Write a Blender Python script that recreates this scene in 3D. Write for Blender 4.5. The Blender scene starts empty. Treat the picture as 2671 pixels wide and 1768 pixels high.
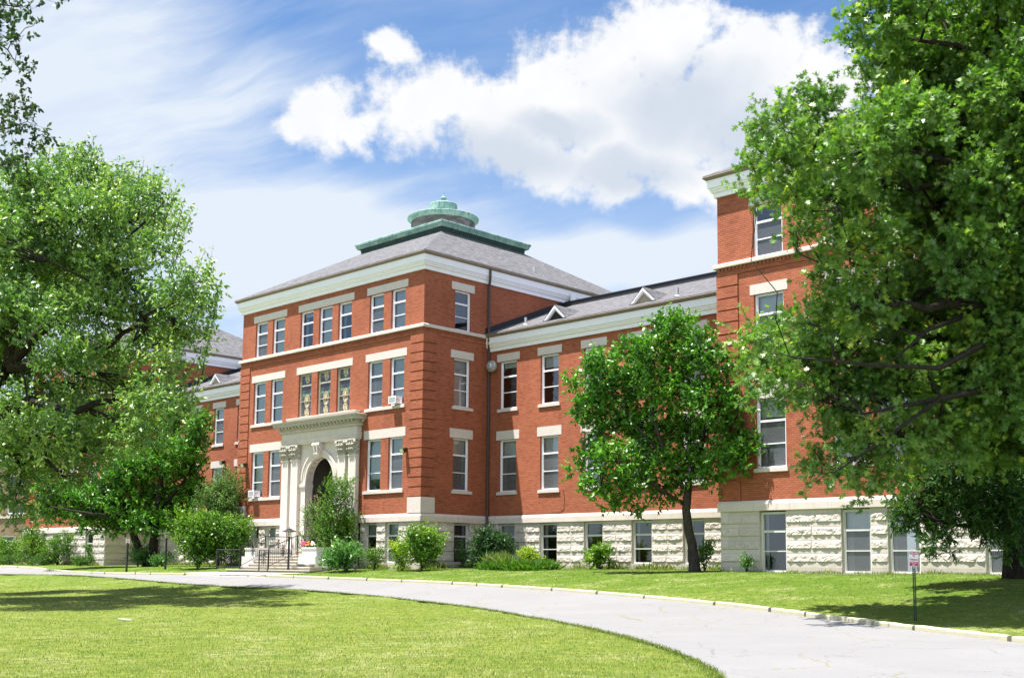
import bpy, bmesh, math, random
import numpy as np
from mathutils import Vector, Matrix, noise as mnoise

random.seed(7)
rng = np.random.default_rng(11)
SC = bpy.context.scene
COL = SC.collection

# ------------------------------------------------------------------ camera, sky, sun, exposure
F_PX, CY_PX = 3073.7485, 1117.359
RT = np.array([0.712735, 0.701373, 0.009172])
UP = np.array([0.075989, -0.090206, 0.99302])
FW = np.array([-0.697305, 0.707063, 0.117589])
CAM = np.array([47.4818, -41.2743, 0.1125])

cam_d = bpy.data.cameras.new('camera')
cam = bpy.data.objects.new('camera', cam_d)
COL.objects.link(cam)
M = Matrix(((RT[0], UP[0], -FW[0], CAM[0]), (RT[1], UP[1], -FW[1], CAM[1]), (RT[2], UP[2], -FW[2], CAM[2]), (0, 0, 0, 1)))
cam.matrix_world = M
cam_d.sensor_fit = 'HORIZONTAL'
cam_d.sensor_width = 36.0
cam_d.lens = F_PX / 2671.0 * 36.0
cam_d.shift_y = (CY_PX - 884.0) / 2671.0
cam_d.clip_end = 3000
SC.camera = cam

SUN_DIR = np.array([-0.165, -0.27, 1.0]); SUN_DIR /= np.linalg.norm(SUN_DIR)   # towards the sun
sun_d = bpy.data.lights.new('sun', 'SUN')
sun_d.energy = 4.8
sun_d.angle = math.radians(0.55)
sun_d.color = (1.0, 0.965, 0.91)
sun = bpy.data.objects.new('sun', sun_d)
COL.objects.link(sun)
sun.rotation_euler = Vector(SUN_DIR).to_track_quat('Z', 'Y').to_euler()
SUN_EL = math.asin(SUN_DIR[2])
SUN_ROT = math.atan2(SUN_DIR[0], SUN_DIR[1])

SC.view_settings.view_transform = 'Standard'
SC.view_settings.look = 'None'
SC.view_settings.gamma = 1.0
SC.view_settings.exposure = 1.46
SC.cycles.max_bounces = 6
SC.cycles.transparent_max_bounces = 8
SC.cycles.sample_clamp_indirect = 6.0


class NT:
    """Small node-tree writer."""
    def __init__(self, tree):
        self.t = tree

    def put(self, node, sock, v):
        if isinstance(v, bpy.types.NodeSocket):
            self.t.links.new(v, node.inputs[sock])
        elif v is not None:
            node.inputs[sock].default_value = v

    def n(self, typ, ins=None, **props):
        nd = self.t.nodes.new(typ)
        for k, v in props.items():
            setattr(nd, k, v)
        for k, v in (ins or {}).items():
            self.put(nd, k, v)
        return nd

    def m(self, op, a, b=None, c=None, clamp=False):
        nd = self.n('ShaderNodeMath', {0: a, 1: b, 2: c}, operation=op, use_clamp=clamp)
        return nd.outputs[0]

    def vm(self, op, a, b=None):
        nd = self.n('ShaderNodeVectorMath', {0: a, 1: b}, operation=op)
        return nd.outputs['Value'] if op in ('DOT_PRODUCT', 'LENGTH', 'DISTANCE') else nd.outputs[0]

    def noise(self, vec, scale, detail=4, rough=0.55, out='Fac'):
        nd = self.n('ShaderNodeTexNoise', {'Vector': vec, 'Scale': scale, 'Detail': detail, 'Roughness': rough})
        return nd.outputs[out]

    def ss(self, x, lo, hi, to0=0.0, to1=1.0):
        nd = self.n('ShaderNodeMapRange', {0: x, 1: lo, 2: hi, 3: to0, 4: to1}, interpolation_type='SMOOTHSTEP')
        return nd.outputs[0]

    def mix(self, f, a, b, mode='MIX'):
        nd = self.n('ShaderNodeMix', data_type='RGBA', blend_type=mode)
        self.put(nd, 0, f); self.put(nd, 6, a); self.put(nd, 7, b)
        return nd.outputs[2]

    def ramp(self, f, stops):
        nd = self.n('ShaderNodeValToRGB', {0: f})
        cr = nd.color_ramp
        while len(cr.elements) < len(stops):
            cr.elements.new(0.5)
        for e, (p, c) in zip(cr.elements, stops):
            e.position = p; e.color = (*c, 1)
        return nd.outputs[0]

    def xyz(self, x, y, z):
        return self.n('ShaderNodeCombineXYZ', {0: x, 1: y, 2: z}).outputs[0]

    def scale(self, v, s):
        nd = self.n('ShaderNodeVectorMath', {0: v, 1: s}, operation='MULTIPLY')
        return nd.outputs[0]


def c4(r, g, b):
    return (r, g, b, 1.0)


def build_world():
    w = bpy.data.worlds.new('World')
    SC.world = w
    w.use_nodes = True
    t = w.node_tree
    t.nodes.clear()
    N = NT(t)
    sky = N.n('ShaderNodeTexSky', sky_type='NISHITA', sun_disc=False, sun_elevation=SUN_EL, sun_rotation=SUN_ROT,
              altitude=250.0, air_density=1.0, dust_density=0.6, ozone_density=3.0)
    d = N.n('ShaderNodeTexCoord').outputs['Generated']
    dx, dy = N.vm('DOT_PRODUCT', d, tuple(RT)), N.vm('DOT_PRODUCT', d, tuple(UP))
    dw = N.m('MAXIMUM', N.vm('DOT_PRODUCT', d, tuple(FW)), 0.06)
    k = F_PX / 1000.0
    # the cloud field of this day, laid out on the tangent plane of one sky direction (a fixed compass bearing)
    P = N.xyz(N.m('MULTIPLY', N.m('DIVIDE', dx, dw), k), N.m('MULTIPLY', N.m('DIVIDE', dy, dw), k), 0.0)

    def warp(p, sc, amp, det=2):
        c = N.noise(p, sc, det, 0.5, 'Color')
        return N.vm('ADD', p, N.scale(N.vm('SUBTRACT', c, (0.5, 0.5, 0.5)), (amp, amp, 0)))

    Pw = warp(warp(P, 3.2, 0.14), 11.0, 0.08, 4)

    def q(u, v):
        return ((u - 1335.5) / 1000, (CY_PX - v) / 1000, 0)

    def blobs(lst, src):
        acc = None
        for (u, v, ru, rv) in lst:
            e = N.vm('LENGTH', N.vm('DIVIDE', N.vm('SUBTRACT', src, q(u, v)), (ru / 1000, rv / 1000, 1)))
            b = N.m('SUBTRACT', 1.0, e)
            acc = b if acc is None else N.m('SMOOTH_MAX', acc, b, 0.12)
        return acc

    cum = blobs([(840, 300, 135, 120), (770, 330, 80, 60), (1018, 112, 82, 62), (1130, 260, 170, 150), (1290, 300, 230, 180),
                 (1480, 270, 260, 200), (1600, 170, 130, 120), (1745, 95, 190, 170), (1960, 150, 190, 130), (2140, 210, 170, 130),
                 (1760, 330, 330, 190), (1500, 420, 300, 120), (1330, 400, 200, 90), (1620, 480, 120, 55), (1800, 470, 170, 70),
                 (2050, 380, 260, 190), (1960, 510, 160, 60), (935, 330, 80, 60), (1930, 230, 150, 110), (1620, 300, 300, 200), (1900, 270, 260, 190), (1330, 290, 200, 140), (1660, 250, 160, 120)], Pw)
    fine = N.noise(P, 9.0, 9, 0.62)
    mid = N.noise(P, 4.2, 5, 0.6)
    dens = N.m('ADD', cum, N.m('ADD', N.m('MULTIPLY', N.m('SUBTRACT', fine, 0.5), 1.25), N.m('MULTIPLY', N.m('SUBTRACT', mid, 0.5), 0.75)))
    dens = N.m('ADD', dens, N.m('MULTIPLY', N.m('SUBTRACT', N.noise(P, 34.0, 5, 0.65), 0.5), 0.5))
    sy = N.n('ShaderNodeSeparateXYZ', {0: P}).outputs[1]
    low = N.ss(sy, 0.55, 0.95)                      # cloud bases melt, tops are crisp
    width = N.m('MULTIPLY_ADD', low, -0.12, 0.58)
    a_c = N.n('ShaderNodeMapRange', {0: dens, 1: -0.06, 2: width, 3: 0.0, 4: 1.0}, interpolation_type='SMOOTHSTEP').outputs[0]
    # shaded bases of the cumulus
    sh1 = N.ss(N.m('ADD', blobs([(1790, 270, 240, 150), (1900, 330, 200, 120), (1330, 420, 260, 90), (1640, 440, 260, 80), (1450, 330, 160, 60)], Pw),
                   N.m('MULTIPLY', N.m('SUBTRACT', N.noise(P, 5.0, 6, 0.6), 0.5), 0.7)), -0.25, 0.75)
    puff = N.ss(N.noise(warp(P, 6.0, 0.1), 7.0, 6, 0.55), 0.35, 0.68)
    cl_col = N.mix(N.m('MULTIPLY', sh1, 0.80), c4(1.0, 1.0, 1.0), c4(0.58, 0.66, 0.78))
    cl_col = N.mix(N.m('MULTIPLY', N.m('SUBTRACT', 1.0, puff), 0.22), cl_col, c4(0.74, 0.80, 0.88))
    # high thin cirrus, drawn out along one wind direction, thicker towards the west and the horizon
    R = N.n('ShaderNodeVectorRotate', {'Vector': P, 'Angle': math.radians(-14)}, rotation_type='Z_AXIS').outputs[0]
    st = N.noise(N.scale(warp(R, 2.0, 0.2), (0.9, 4.5, 1)), 1.5, 7, 0.6)
    sx = N.n('ShaderNodeSeparateXYZ', {0: P}).outputs[0]
    west = N.ss(sx, 0.1, -1.25)
    hor = N.ss(sy, 0.95, 0.1)
    veil = N.ss(N.m('ADD', blobs([(160, 240, 640, 560), (720, 640, 660, 190), (1700, 690, 500, 110), (250, 100, 330, 260)], warp(P, 2.5, 0.3)), N.m('SUBTRACT', st, 0.5)), -0.25, 0.75)
    a_w = N.m('ADD', N.m('MULTIPLY', N.ss(st, 0.30, 0.90), N.m('MULTIPLY_ADD', west, 0.26, 0.26)), N.m('MULTIPLY', veil, 0.84))
    a_w = N.m('ADD', a_w, N.m('MULTIPLY', hor, 0.52), clamp=True)
    a_w = N.m('MULTIPLY', a_w, 0.95)
    K = 3.75
    blue = N.mix(1.0, sky.outputs[0], c4(0.49, 0.605, 0.69), 'MULTIPLY')
    s1 = N.mix(a_w, blue, c4(0.80 * K, 0.87 * K, 0.96 * K))
    wc = N.mix(1.0, cl_col, c4(1.0 * K, 1.0 * K, 1.0 * K), 'MULTIPLY')
    s2 = N.mix(N.m('MULTIPLY', a_c, 0.97), s1, wc)
    # bright broken cloud added behind the camera, unseen, as fill light for the facade
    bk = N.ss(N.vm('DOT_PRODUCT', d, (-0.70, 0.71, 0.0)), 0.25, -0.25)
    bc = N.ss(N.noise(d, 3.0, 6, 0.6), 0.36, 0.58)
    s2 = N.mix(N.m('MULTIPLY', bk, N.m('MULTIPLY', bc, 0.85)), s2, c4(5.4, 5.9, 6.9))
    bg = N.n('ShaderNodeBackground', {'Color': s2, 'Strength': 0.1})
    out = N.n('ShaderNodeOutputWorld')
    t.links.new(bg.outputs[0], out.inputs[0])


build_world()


# ------------------------------------------------------------------ measuring helpers (photo ray -> point in the place)
def ray(u, v):
    return FW + RT * (u - 1335.5) / F_PX - UP * (v - CY_PX) / F_PX


def on_y(u, v, Y):
    r = ray(u, v)
    return CAM + r * ((Y - CAM[1]) / r[1])


def at_depth(u, v, d):
    return CAM + ray(u, v) * d


_s = np.linspace(-60, 500, 5601)
_hn = np.interp(_s, [-60, -7, -4, 0, 2, 5, 9, 12, 16, 25, 36, 60, 500], [0.1, 0.12, 0.12, 0.02, -0.03, -0.33, -0.83, -1.15, -1.33, -1.48, -1.6, -1.7, -1.7])
_kern = np.ones(13) / 13.0
_hs = np.convolve(np.pad(_hn, 6, mode='edge'), _kern, 'valid')


def gh(x, y):
    """Height of the ground: level by the building, falling away towards the drive."""
    return np.interp(-np.asarray(y, float), _s, _hs)


def on_ground(u, v):
    r = ray(u, v)
    ts = np.linspace(6, 150, 9000)
    P = CAM + r * ts[:, None]
    i = np.where(P[:, 2] < gh(P[:, 0], P[:, 1]))[0]
    return P[i[0]] if len(i) else P[-1]


# ------------------------------------------------------------------ materials
def new_mat(name):
    m = bpy.data.materials.new(name)
    m.use_nodes = True
    t = m.node_tree
    t.nodes.clear()
    N = NT(t)
    out = N.n('ShaderNodeOutputMaterial')
    return m, N, out


def principled(N, out, color, rough=0.7, spec=0.4, metal=0.0, bump=None, bump_d=0.01, bump_s=0.6, coat=0.0):
    b = N.n('ShaderNodeBsdfPrincipled', {'Base Color': color, 'Roughness': rough, 'Specular IOR Level': spec, 'Metallic': metal, 'Coat Weight': coat})
    if bump is not None:
        bp = N.n('ShaderNodeBump', {'Height': bump, 'Distance': bump_d, 'Strength': bump_s})
        N.t.links.new(bp.outputs[0], b.inputs['Normal'])
    N.t.links.new(b.outputs[0], out.inputs[0])
    return b


MAT = {}


def simple(name, col, rough=0.6, spec=0.4, metal=0.0, var=0.12, scale=6.0, dirt=None, dirt_amt=0.3):
    m, N, out = new_mat(name)
    co = N.n('ShaderNodeTexCoord').outputs['Object']
    f = N.noise(co, scale, 5, 0.6)
    lo = c4(*[max(0, x * (1 - var)) for x in col]); hi = c4(*[min(1, x * (1 + var)) for x in col])
    c = N.mix(f, lo, hi)
    if dirt:
        g = N.ss(N.noise(N.scale(co, (1, 1, 0.35)), scale * 0.5, 6, 0.65), 0.5, 0.78)
        c = N.mix(N.m('MULTIPLY', g, dirt_amt), c, c4(*dirt))
    principled(N, out, c, rough, spec, metal, N.noise(co, scale * 8, 3, 0.6), 0.004, 0.4)
    MAT[name] = m
    return m


def mat_brick(name='brick', base=(0.445, 0.143, 0.074)):
    m, N, out = new_mat(name)
    uv = N.n('ShaderNodeUVMap').outputs[0]
    ob = N.n('ShaderNodeTexCoord').outputs['Object']
    br = N.n('ShaderNodeTexBrick', {'Vector': uv, 'Color1': c4(*base), 'Color2': c4(base[0] * 0.78, base[1] * 0.74, base[2] * 0.72),
                                    'Mortar': c4(base[0] * 0.66, base[1] * 0.64, base[2] * 0.68), 'Scale': 1.0, 'Mortar Size': 0.011, 'Mortar Smooth': 0.3,
                                    'Brick Width': 0.245, 'Row Height': 0.0868}, offset=0.5)
    big = N.noise(ob, 0.35, 5, 0.6)
    c = N.mix(N.ss(big, 0.3, 0.75), br.outputs[0], N.mix(1.0, br.outputs[0], c4(0.80, 0.78, 0.80), 'MULTIPLY'))
    streak = N.noise(N.scale(uv, (1.3, 16.0, 1.0)), 1.0, 4, 0.7)
    c = N.mix(1.0, c, N.mix(streak, c4(0.80, 0.78, 0.76), c4(1.18, 1.2, 1.22)), 'MULTIPLY')
    soot = N.m('MULTIPLY', N.ss(N.noise(N.scale(ob, (1.6, 1.6, 0.22)), 0.9, 5, 0.62), 0.52, 0.80), 0.40)
    c = N.mix(soot, c, N.mix(1.0, c, c4(0.50, 0.50, 0.54), 'MULTIPLY'))
    odd = N.n('ShaderNodeTexWhiteNoise', {'Vector': N.vm('FLOOR', N.vm('DIVIDE', uv, (0.245, 0.0868, 1.0)))}, noise_dimensions='3D').outputs['Value']
    c = N.mix(N.m('MULTIPLY', N.m('GREATER_THAN', odd, 0.86), 0.35), c, N.mix(1.0, c, c4(0.62, 0.60, 0.62), 'MULTIPLY'))
    # lime bloom left by old damp patches
    eff = N.m('MULTIPLY', N.ss(N.noise(N.scale(ob, (1, 1, 0.8)), 0.55, 4, 0.5), 0.60, 0.78), N.ss(N.noise(N.scale(uv, (3, 9, 1)), 1.6, 6, 0.7), 0.48, 0.72))
    c = N.mix(N.m('MULTIPLY', eff, 0.42), c, c4(0.55, 0.46, 0.42))
    h = N.m('ADD', br.outputs['Fac'], N.m('MULTIPLY', N.noise(uv, 60, 3, 0.6), -0.4))
    b = principled(N, out, c, 0.85, 0.25, 0, N.m('MULTIPLY', h, -1.0), 0.012, 0.8)
    MAT[name] = m


def mat_shingle():
    m, N, out = new_mat('shingle')
    uv = N.n('ShaderNodeUVMap').outputs[0]
    br = N.n('ShaderNodeTexBrick', {'Vector': uv, 'Color1': c4(0.080, 0.080, 0.084), 'Color2': c4(0.175, 0.173, 0.178), 'Mortar': c4(0.07, 0.068, 0.075), 'Scale': 1.0,
                                    'Mortar Size': 0.008, 'Mortar Smooth': 0.2, 'Bias': -0.1, 'Brick Width': 0.30, 'Row Height': 0.14}, offset=0.37)
    f = N.noise(N.scale(uv, (1.6, 5.0, 1)), 2.2, 4, 0.65)
    c = N.mix(N.ss(f, 0.32, 0.7), N.mix(1.0, br.outputs[0], c4(0.70, 0.70, 0.72), 'MULTIPLY'), N.mix(1.0, br.outputs[0], c4(1.18, 1.16, 1.18), 'MULTIPLY'))
    c = N.mix(N.m('MULTIPLY', N.noise(uv, 0.4, 3), 0.35), c, c4(0.15, 0.14, 0.14))
    principled(N, out, c, 0.9, 0.2, 0, br.outputs['Fac'], -0.01, 0.5)
    MAT['shingle'] = m


def mat_stone(name, col, dark, amt, scale=1.0, rough=0.85, joints=False):
    m, N, out = new_mat(name)
    co = N.n('ShaderNodeTexCoord').outputs['Object']
    f = N.noise(co, 2.2 * scale, 6, 0.6)
    c = N.mix(f, c4(*[x * 0.86 for x in col]), c4(*[min(1, x * 1.10) for x in col]))
    st = N.ss(N.noise(N.scale(co, (2.2, 2.2, 0.5)), 1.4 * scale, 7, 0.7), 0.50, 0.80)
    c = N.mix(N.m('MULTIPLY', st, amt), c, c4(*dark))
    if joints:
        uv = N.n('ShaderNodeUVMap').outputs[0]
        br = N.n('ShaderNodeTexBrick', {'Vector': uv, 'Color1': c4(1, 1, 1), 'Color2': c4(0.93, 0.92, 0.90), 'Mortar': c4(0.55, 0.53, 0.5), 'Scale': 1.0, 'Mortar Size': 0.006,
                                        'Brick Width': 1.7, 'Row Height': 5.0}, offset=0.0)
        c = N.mix(1.0, c, br.outputs[0], 'MULTIPLY')
    if name == 'limestone':
        uv = N.n('ShaderNodeUVMap').outputs[0]
        bt = N.n('ShaderNodeTexBrick', {'Vector': uv, 'Color1': c4(1.04, 1.02, 1.0), 'Color2': c4(0.84, 0.83, 0.82), 'Mortar': c4(0.9, 0.89, 0.88), 'Scale': 1.0, 'Mortar Size': 0.004, 'Brick Width': 1.15, 'Row Height': 0.53}, offset=0.4)
        c = N.mix(1.0, c, bt.outputs[0], 'MULTIPLY')
        z = N.n('ShaderNodeSeparateXYZ', {0: co}).outputs[2]
        damp = N.m('MULTIPLY', N.ss(N.m('ADD', z, N.m('MULTIPLY', N.noise(co, 1.7, 5, 0.65), 0.9)), 1.05, 0.35), 0.55)
        c = N.mix(damp, c, c4(0.30, 0.29, 0.21))
        run = N.m('MULTIPLY', N.ss(N.noise(N.scale(co, (3.2, 3.2, 0.18)), 1.5, 5, 0.6), 0.60, 0.80), N.ss(z, 1.2, 2.6))
        c = N.mix(N.m('MULTIPLY', run, 0.5), c, c4(0.20, 0.18, 0.15))
    principled(N, out, c, rough, 0.25, 0, N.noise(co, 26 * scale, 5, 0.65), 0.010, 0.5)
    MAT[name] = m


def mat_drum():
    m, N, out = new_mat('slate_drum')
    co = N.n('ShaderNodeTexCoord').outputs['Object']
    cl = N.n('ShaderNodeTexVoronoi', {'Vector': N.scale(co, (2.6, 2.6, 5.2)), 'Scale': 1.0}, distance='CHEBYCHEV')
    v = N.n('ShaderNodeSeparateColor', {0: cl.outputs['Color']}).outputs[0]
    c = N.ramp(v, [(0.0, (0.075, 0.068, 0.066)), (0.5, (0.135, 0.125, 0.12)), (1.0, (0.20, 0.185, 0.175))])
    principled(N, out, c, 0.85, 0.25, 0, v, 0.01, 0.3)
    MAT['slate_drum'] = m


def mat_copper():
    m, N, out = new_mat('copper')
    co = N.n('ShaderNodeTexCoord').outputs['Object']
    f = N.noise(co, 1.5, 6, 0.65)
    c = N.ramp(f, [(0.25, (0.13, 0.24, 0.215)), (0.5, (0.23, 0.375, 0.34)), (0.75, (0.38, 0.48, 0.41))])
    st = N.ss(N.noise(N.scale(co, (4.0, 4.0, 0.35)), 2.2, 6, 0.7), 0.50, 0.68)
    c = N.mix(N.m('MULTIPLY', st, 0.85), c, c4(0.035, 0.07, 0.065))
    principled(N, out, c, 0.75, 0.3, 0, f, 0.01, 0.3)
    MAT['copper'] = m


def mat_leaf(name, stops, rough=0.42, spec=0.45, trans=0.32, tcol=None, coat=0.0):
    m, N, out = new_mat(name)
    a = N.n('ShaderNodeAttribute', attribute_name='tint').outputs['Fac']
    c = N.ramp(a, stops)
    b = N.n('ShaderNodeBsdfPrincipled', {'Base Color': c, 'Roughness': rough, 'Specular IOR Level': spec, 'Coat Weight': coat, 'Coat Roughness': 0.20})
    tr = N.n('ShaderNodeBsdfTranslucent', {'Color': N.mix(1.0, c, c4(*(tcol or (1.35, 1.7, 0.6))), 'MULTIPLY')})
    mx = N.n('ShaderNodeMixShader', {0: trans})
    N.t.links.new(b.outputs[0], mx.inputs[1]); N.t.links.new(tr.outputs[0], mx.inputs[2])
    N.t.links.new(mx.outputs[0], out.inputs[0])
    MAT[name] = m


def mat_bark(name, col):
    m, N, out = new_mat(name)
    co = N.n('ShaderNodeTexCoord').outputs['Object']
    f = N.noise(N.scale(co, (9, 9, 2.2)), 1.6, 6, 0.7)
    c = N.mix(N.ss(f, 0.3, 0.72), c4(*[x * 0.45 for x in col]), c4(*[x * 1.35 for x in col]))
    principled(N, out, c, 0.95, 0.15, 0, f, 0.05, 0.9)
    MAT[name] = m


def mat_glass(name, lo, hi, rough=0.06, screen=0.0):
    m, N, out = new_mat(name)
    co = N.n('ShaderNodeTexCoord').outputs['Object']
    f = N.noise(N.scale(co, (0.9, 0.9, 0.6)), 1.1, 3, 0.5)
    c = N.mix(N.ss(f, 0.3, 0.7), c4(*lo), c4(*hi))
    principled(N, out, c, rough, 0.5, 0.0, N.noise(co, 2.5, 2, 0.5), 0.004, 0.25, coat=0.0)
    MAT[name] = m


def mat_grass():
    m, N, out = new_mat('lawn')
    co = N.n('ShaderNodeTexCoord').outputs['Object']
    y = N.n('ShaderNodeSeparateXYZ', {0: co}).outputs[1]
    f1 = N.noise(co, 0.35, 5, 0.6)
    f2 = N.noise(co, 3.0, 6, 0.7)
    f3 = N.noise(co, 26.0, 4, 0.7)
    lush = N.ss(N.m('ADD', N.m('MULTIPLY', y, 0.10), N.m('MULTIPLY', f1, 1.6)), -1.0, 0.6)   # the strip by the building is watered
    c1 = N.ramp(N.m('ADD', N.m('MULTIPLY', f2, 0.65), N.m('MULTIPLY', f3, 0.35)), [(0.30, (0.060, 0.105, 0.010)), (0.48, (0.125, 0.172, 0.020)), (0.62, (0.215, 0.235, 0.045)), (0.78, (0.36, 0.33, 0.14))])
    c2 = N.ramp(N.m('ADD', N.m('MULTIPLY', f2, 0.5), N.m('MULTIPLY', f3, 0.5)), [(0.30, (0.028, 0.072, 0.005)), (0.5, (0.070, 0.135, 0.009)), (0.75, (0.150, 0.205, 0.022))])
    c = N.mix(N.m('MULTIPLY', lush, 0.85), c1, c2)
    dry = N.m('MULTIPLY', N.ss(N.noise(co, 0.55, 6, 0.7), 0.46, 0.68), N.ss(N.noise(co, 5.0, 5, 0.7), 0.40, 0.62))
    c = N.mix(N.m('MULTIPLY', dry, 0.62), c, c4(0.38, 0.35, 0.17))
    deep = N.ss(N.noise(co, 0.8, 5, 0.65), 0.56, 0.70)
    c = N.mix(N.m('MULTIPLY', deep, 0.45), c, c4(0.055, 0.115, 0.010))
    principled(N, out, c, 0.9, 0.15, 0, N.m('ADD', f3, N.m('MULTIPLY', f2, 1.5)), 0.06, 0.9)
    MAT['lawn'] = m


def mat_road():
    m, N, out = new_mat('road')
    co = N.n('ShaderNodeTexCoord').outputs['Object']
    f1 = N.noise(co, 0.25, 5, 0.6); f2 = N.noise(co, 45, 3, 0.7); f3 = N.noise(co, 2.4, 6, 0.65)
    c = N.mix(f1, c4(0.178, 0.174, 0.174), c4(0.228, 0.223, 0.222))
    c = N.mix(N.m('MULTIPLY', N.ss(f2, 0.35, 0.7), 0.35), c, c4(0.11, 0.108, 0.11))
    c = N.mix(N.m('MULTIPLY', N.ss(f3, 0.60, 0.75), 0.35), c, c4(0.15, 0.143, 0.13))
    # hairline cracks with moss
    v = N.n('ShaderNodeTexVoronoi', {'Vector': N.vm('ADD', co, N.scale(N.vm('SUBTRACT', N.noise(co, 1.3, 4, 0.6, 'Color'), (.5, .5, .5)), (0.9, 0.9, 0))), 'Scale': 0.22}, feature='DISTANCE_TO_EDGE').outputs['Distance']
    ck = N.m('MULTIPLY', N.m('LESS_THAN', v, 0.0045), N.ss(N.noise(co, 0.5, 2), 0.42, 0.55))
    c = N.mix(N.m('MULTIPLY', ck, 0.75), c, c4(0.15, 0.145, 0.07))
    v2 = N.n('ShaderNodeTexVoronoi', {'Vector': N.vm('ADD', co, N.scale(N.vm('SUBTRACT', N.noise(co, 3.0, 5, 0.6, 'Color'), (.5, .5, .5)), (0.5, 0.5, 0))), 'Scale': 0.55}, feature='DISTANCE_TO_EDGE').outputs['Distance']
    ck2 = N.m('MULTIPLY', N.m('LESS_THAN', v2, 0.006), N.ss(N.noise(co, 0.33, 3), 0.50, 0.60))
    c = N.mix(N.m('MULTIPLY', ck2, 0.6), c, c4(0.10, 0.095, 0.08))
    pt = N.ss(N.noise(N.scale(co, (0.5, 0.5, 1)), 0.9, 3, 0.5), 0.55, 0.60)
    c = N.mix(N.m('MULTIPLY', pt, 0.07), c, c4(0.27, 0.265, 0.26))
    oil = N.ss(N.noise(co, 1.1, 4, 0.55), 0.66, 0.80)
    c = N.mix(N.m('MULTIPLY', oil, 0.45), c, c4(0.085, 0.08, 0.08))
    # crumbs, dry leaves
    sp = N.n('ShaderNodeTexVoronoi', {'Vector': co, 'Scale': 3.2}).outputs['Distance']
    c = N.mix(N.m('MULTIPLY', N.m('LESS_THAN', sp, 0.055), 0.7), c, c4(0.12, 0.09, 0.06))
    principled(N, out, c, 0.9, 0.2, 0, f2, 0.01, 0.5)
    MAT['road'] = m


def mat_kerb():
    m, N, out = new_mat('kerb_paint')
    co = N.n('ShaderNodeTexCoord').outputs['Object']
    f = N.ss(N.noise(co, 2.2, 7, 0.72), 0.50, 0.68)
    c = N.mix(N.m('MULTIPLY', f, 0.75), c4(0.43, 0.40, 0.27), c4(0.33, 0.32, 0.29))
    principled(N, out, c, 0.85, 0.25, 0, N.noise(co, 30, 4), 0.01, 0.5)
    MAT['kerb_paint'] = m


def mat_stained():
    m, N, out = new_mat('stained_glass')
    uv = N.n('ShaderNodeUVMap').outputs[0]
    sx = N.n('ShaderNodeSeparateXYZ', {0: uv}); x, y = sx.outputs[0], sx.outputs[1]
    vor = N.n('ShaderNodeTexVoronoi', {'Vector': N.scale(uv, (14, 9, 1)), 'Scale': 1.0})
    lead = N.n('ShaderNodeTexVoronoi', {'Vector': N.scale(uv, (14, 9, 1)), 'Scale': 1.0}, feature='DISTANCE_TO_EDGE').outputs['Distance']
    ax = N.m('ABSOLUTE', N.m('SUBTRACT', x, 0.5))
    edge = N.m('GREATER_THAN', ax, 0.34)
    # a tall amber motif in the middle, dark field round it, blue-green spandrels
    r = N.vm('LENGTH', N.vm('DIVIDE', N.vm('SUBTRACT', uv, (0.5, 0.52, 0)), (0.27, 0.22, 1)))
    r2 = N.vm('LENGTH', N.vm('DIVIDE', N.vm('SUBTRACT', uv, (0.5, 0.16, 0)), (0.24, 0.13, 1)))
    inside = N.m('MAXIMUM', N.m('LESS_THAN', r, 1.0), N.m('LESS_THAN', r2, 1.0))
    amb = N.mix(N.n('ShaderNodeSeparateColor', {0: vor.outputs['Color']}).outputs[0], c4(0.42, 0.30, 0.12), c4(0.62, 0.52, 0.32))
    dk = N.mix(N.n('ShaderNodeSeparateColor', {0: vor.outputs['Color']}).outputs[1], c4(0.025, 0.025, 0.03), c4(0.085, 0.085, 0.11))
    c = N.mix(inside, dk, amb)
    c = N.mix(N.m('MULTIPLY', edge, 0.6), c, c4(0.15, 0.165, 0.19))
    top = N.m('MULTIPLY', N.m('GREATER_THAN', y, 0.66), N.m('LESS_THAN', y, 0.76))
    c = N.mix(N.m('MULTIPLY', N.m('MULTIPLY', top, N.m('GREATER_THAN', ax, 0.17)), 0.7), c, c4(0.12, 0.32, 0.17))
    c = N.mix(N.m('LESS_THAN', lead, 0.06), c, c4(0.02, 0.02, 0.025))
    principled(N, out, c, 0.25, 0.5, 0, vor.outputs['Distance'], 0.004, 0.4)
    MAT['stained_glass'] = m


mat_brick(); mat_shingle(); mat_copper(); mat_grass(); mat_road(); mat_kerb(); mat_stained()
mat_brick('tan_brick', (0.34, 0.24, 0.15))
mat_stone('limestone', (0.59, 0.525, 0.48), (0.36, 0.33, 0.27), 0.35)
mat_stone('capstone', (0.63, 0.545, 0.495), (0.27, 0.25, 0.21), 0.55, 0.8, joints=True)
mat_stone('lintel_stone', (0.60, 0.53, 0.495), (0.42, 0.39, 0.33), 0.30, 2.0)
mat_stone('portal_stone', (0.64, 0.575, 0.53), (0.34, 0.32, 0.27), 0.40, 1.0)
mat_stone('weathered_stone', (0.44, 0.41, 0.355), (0.13, 0.11, 0.09), 0.75, 2.0)
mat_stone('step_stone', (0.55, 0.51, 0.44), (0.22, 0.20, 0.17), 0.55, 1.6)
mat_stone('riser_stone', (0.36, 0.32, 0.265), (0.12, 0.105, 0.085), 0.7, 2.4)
mat_drum()
simple('white_paint', (0.86, 0.83, 0.90), 0.5, 0.4, 0, 0.04, 3.0, (0.60, 0.58, 0.54), 0.14)
simple('window_white', (0.84, 0.80, 0.87), 0.4, 0.45, 0, 0.05, 4.0, (0.55, 0.54, 0.52), 0.12)
simple('old_wood', (0.40, 0.37, 0.31), 0.8, 0.25, 0, 0.3, 9.0, (0.12, 0.10, 0.08), 0.6)
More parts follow.
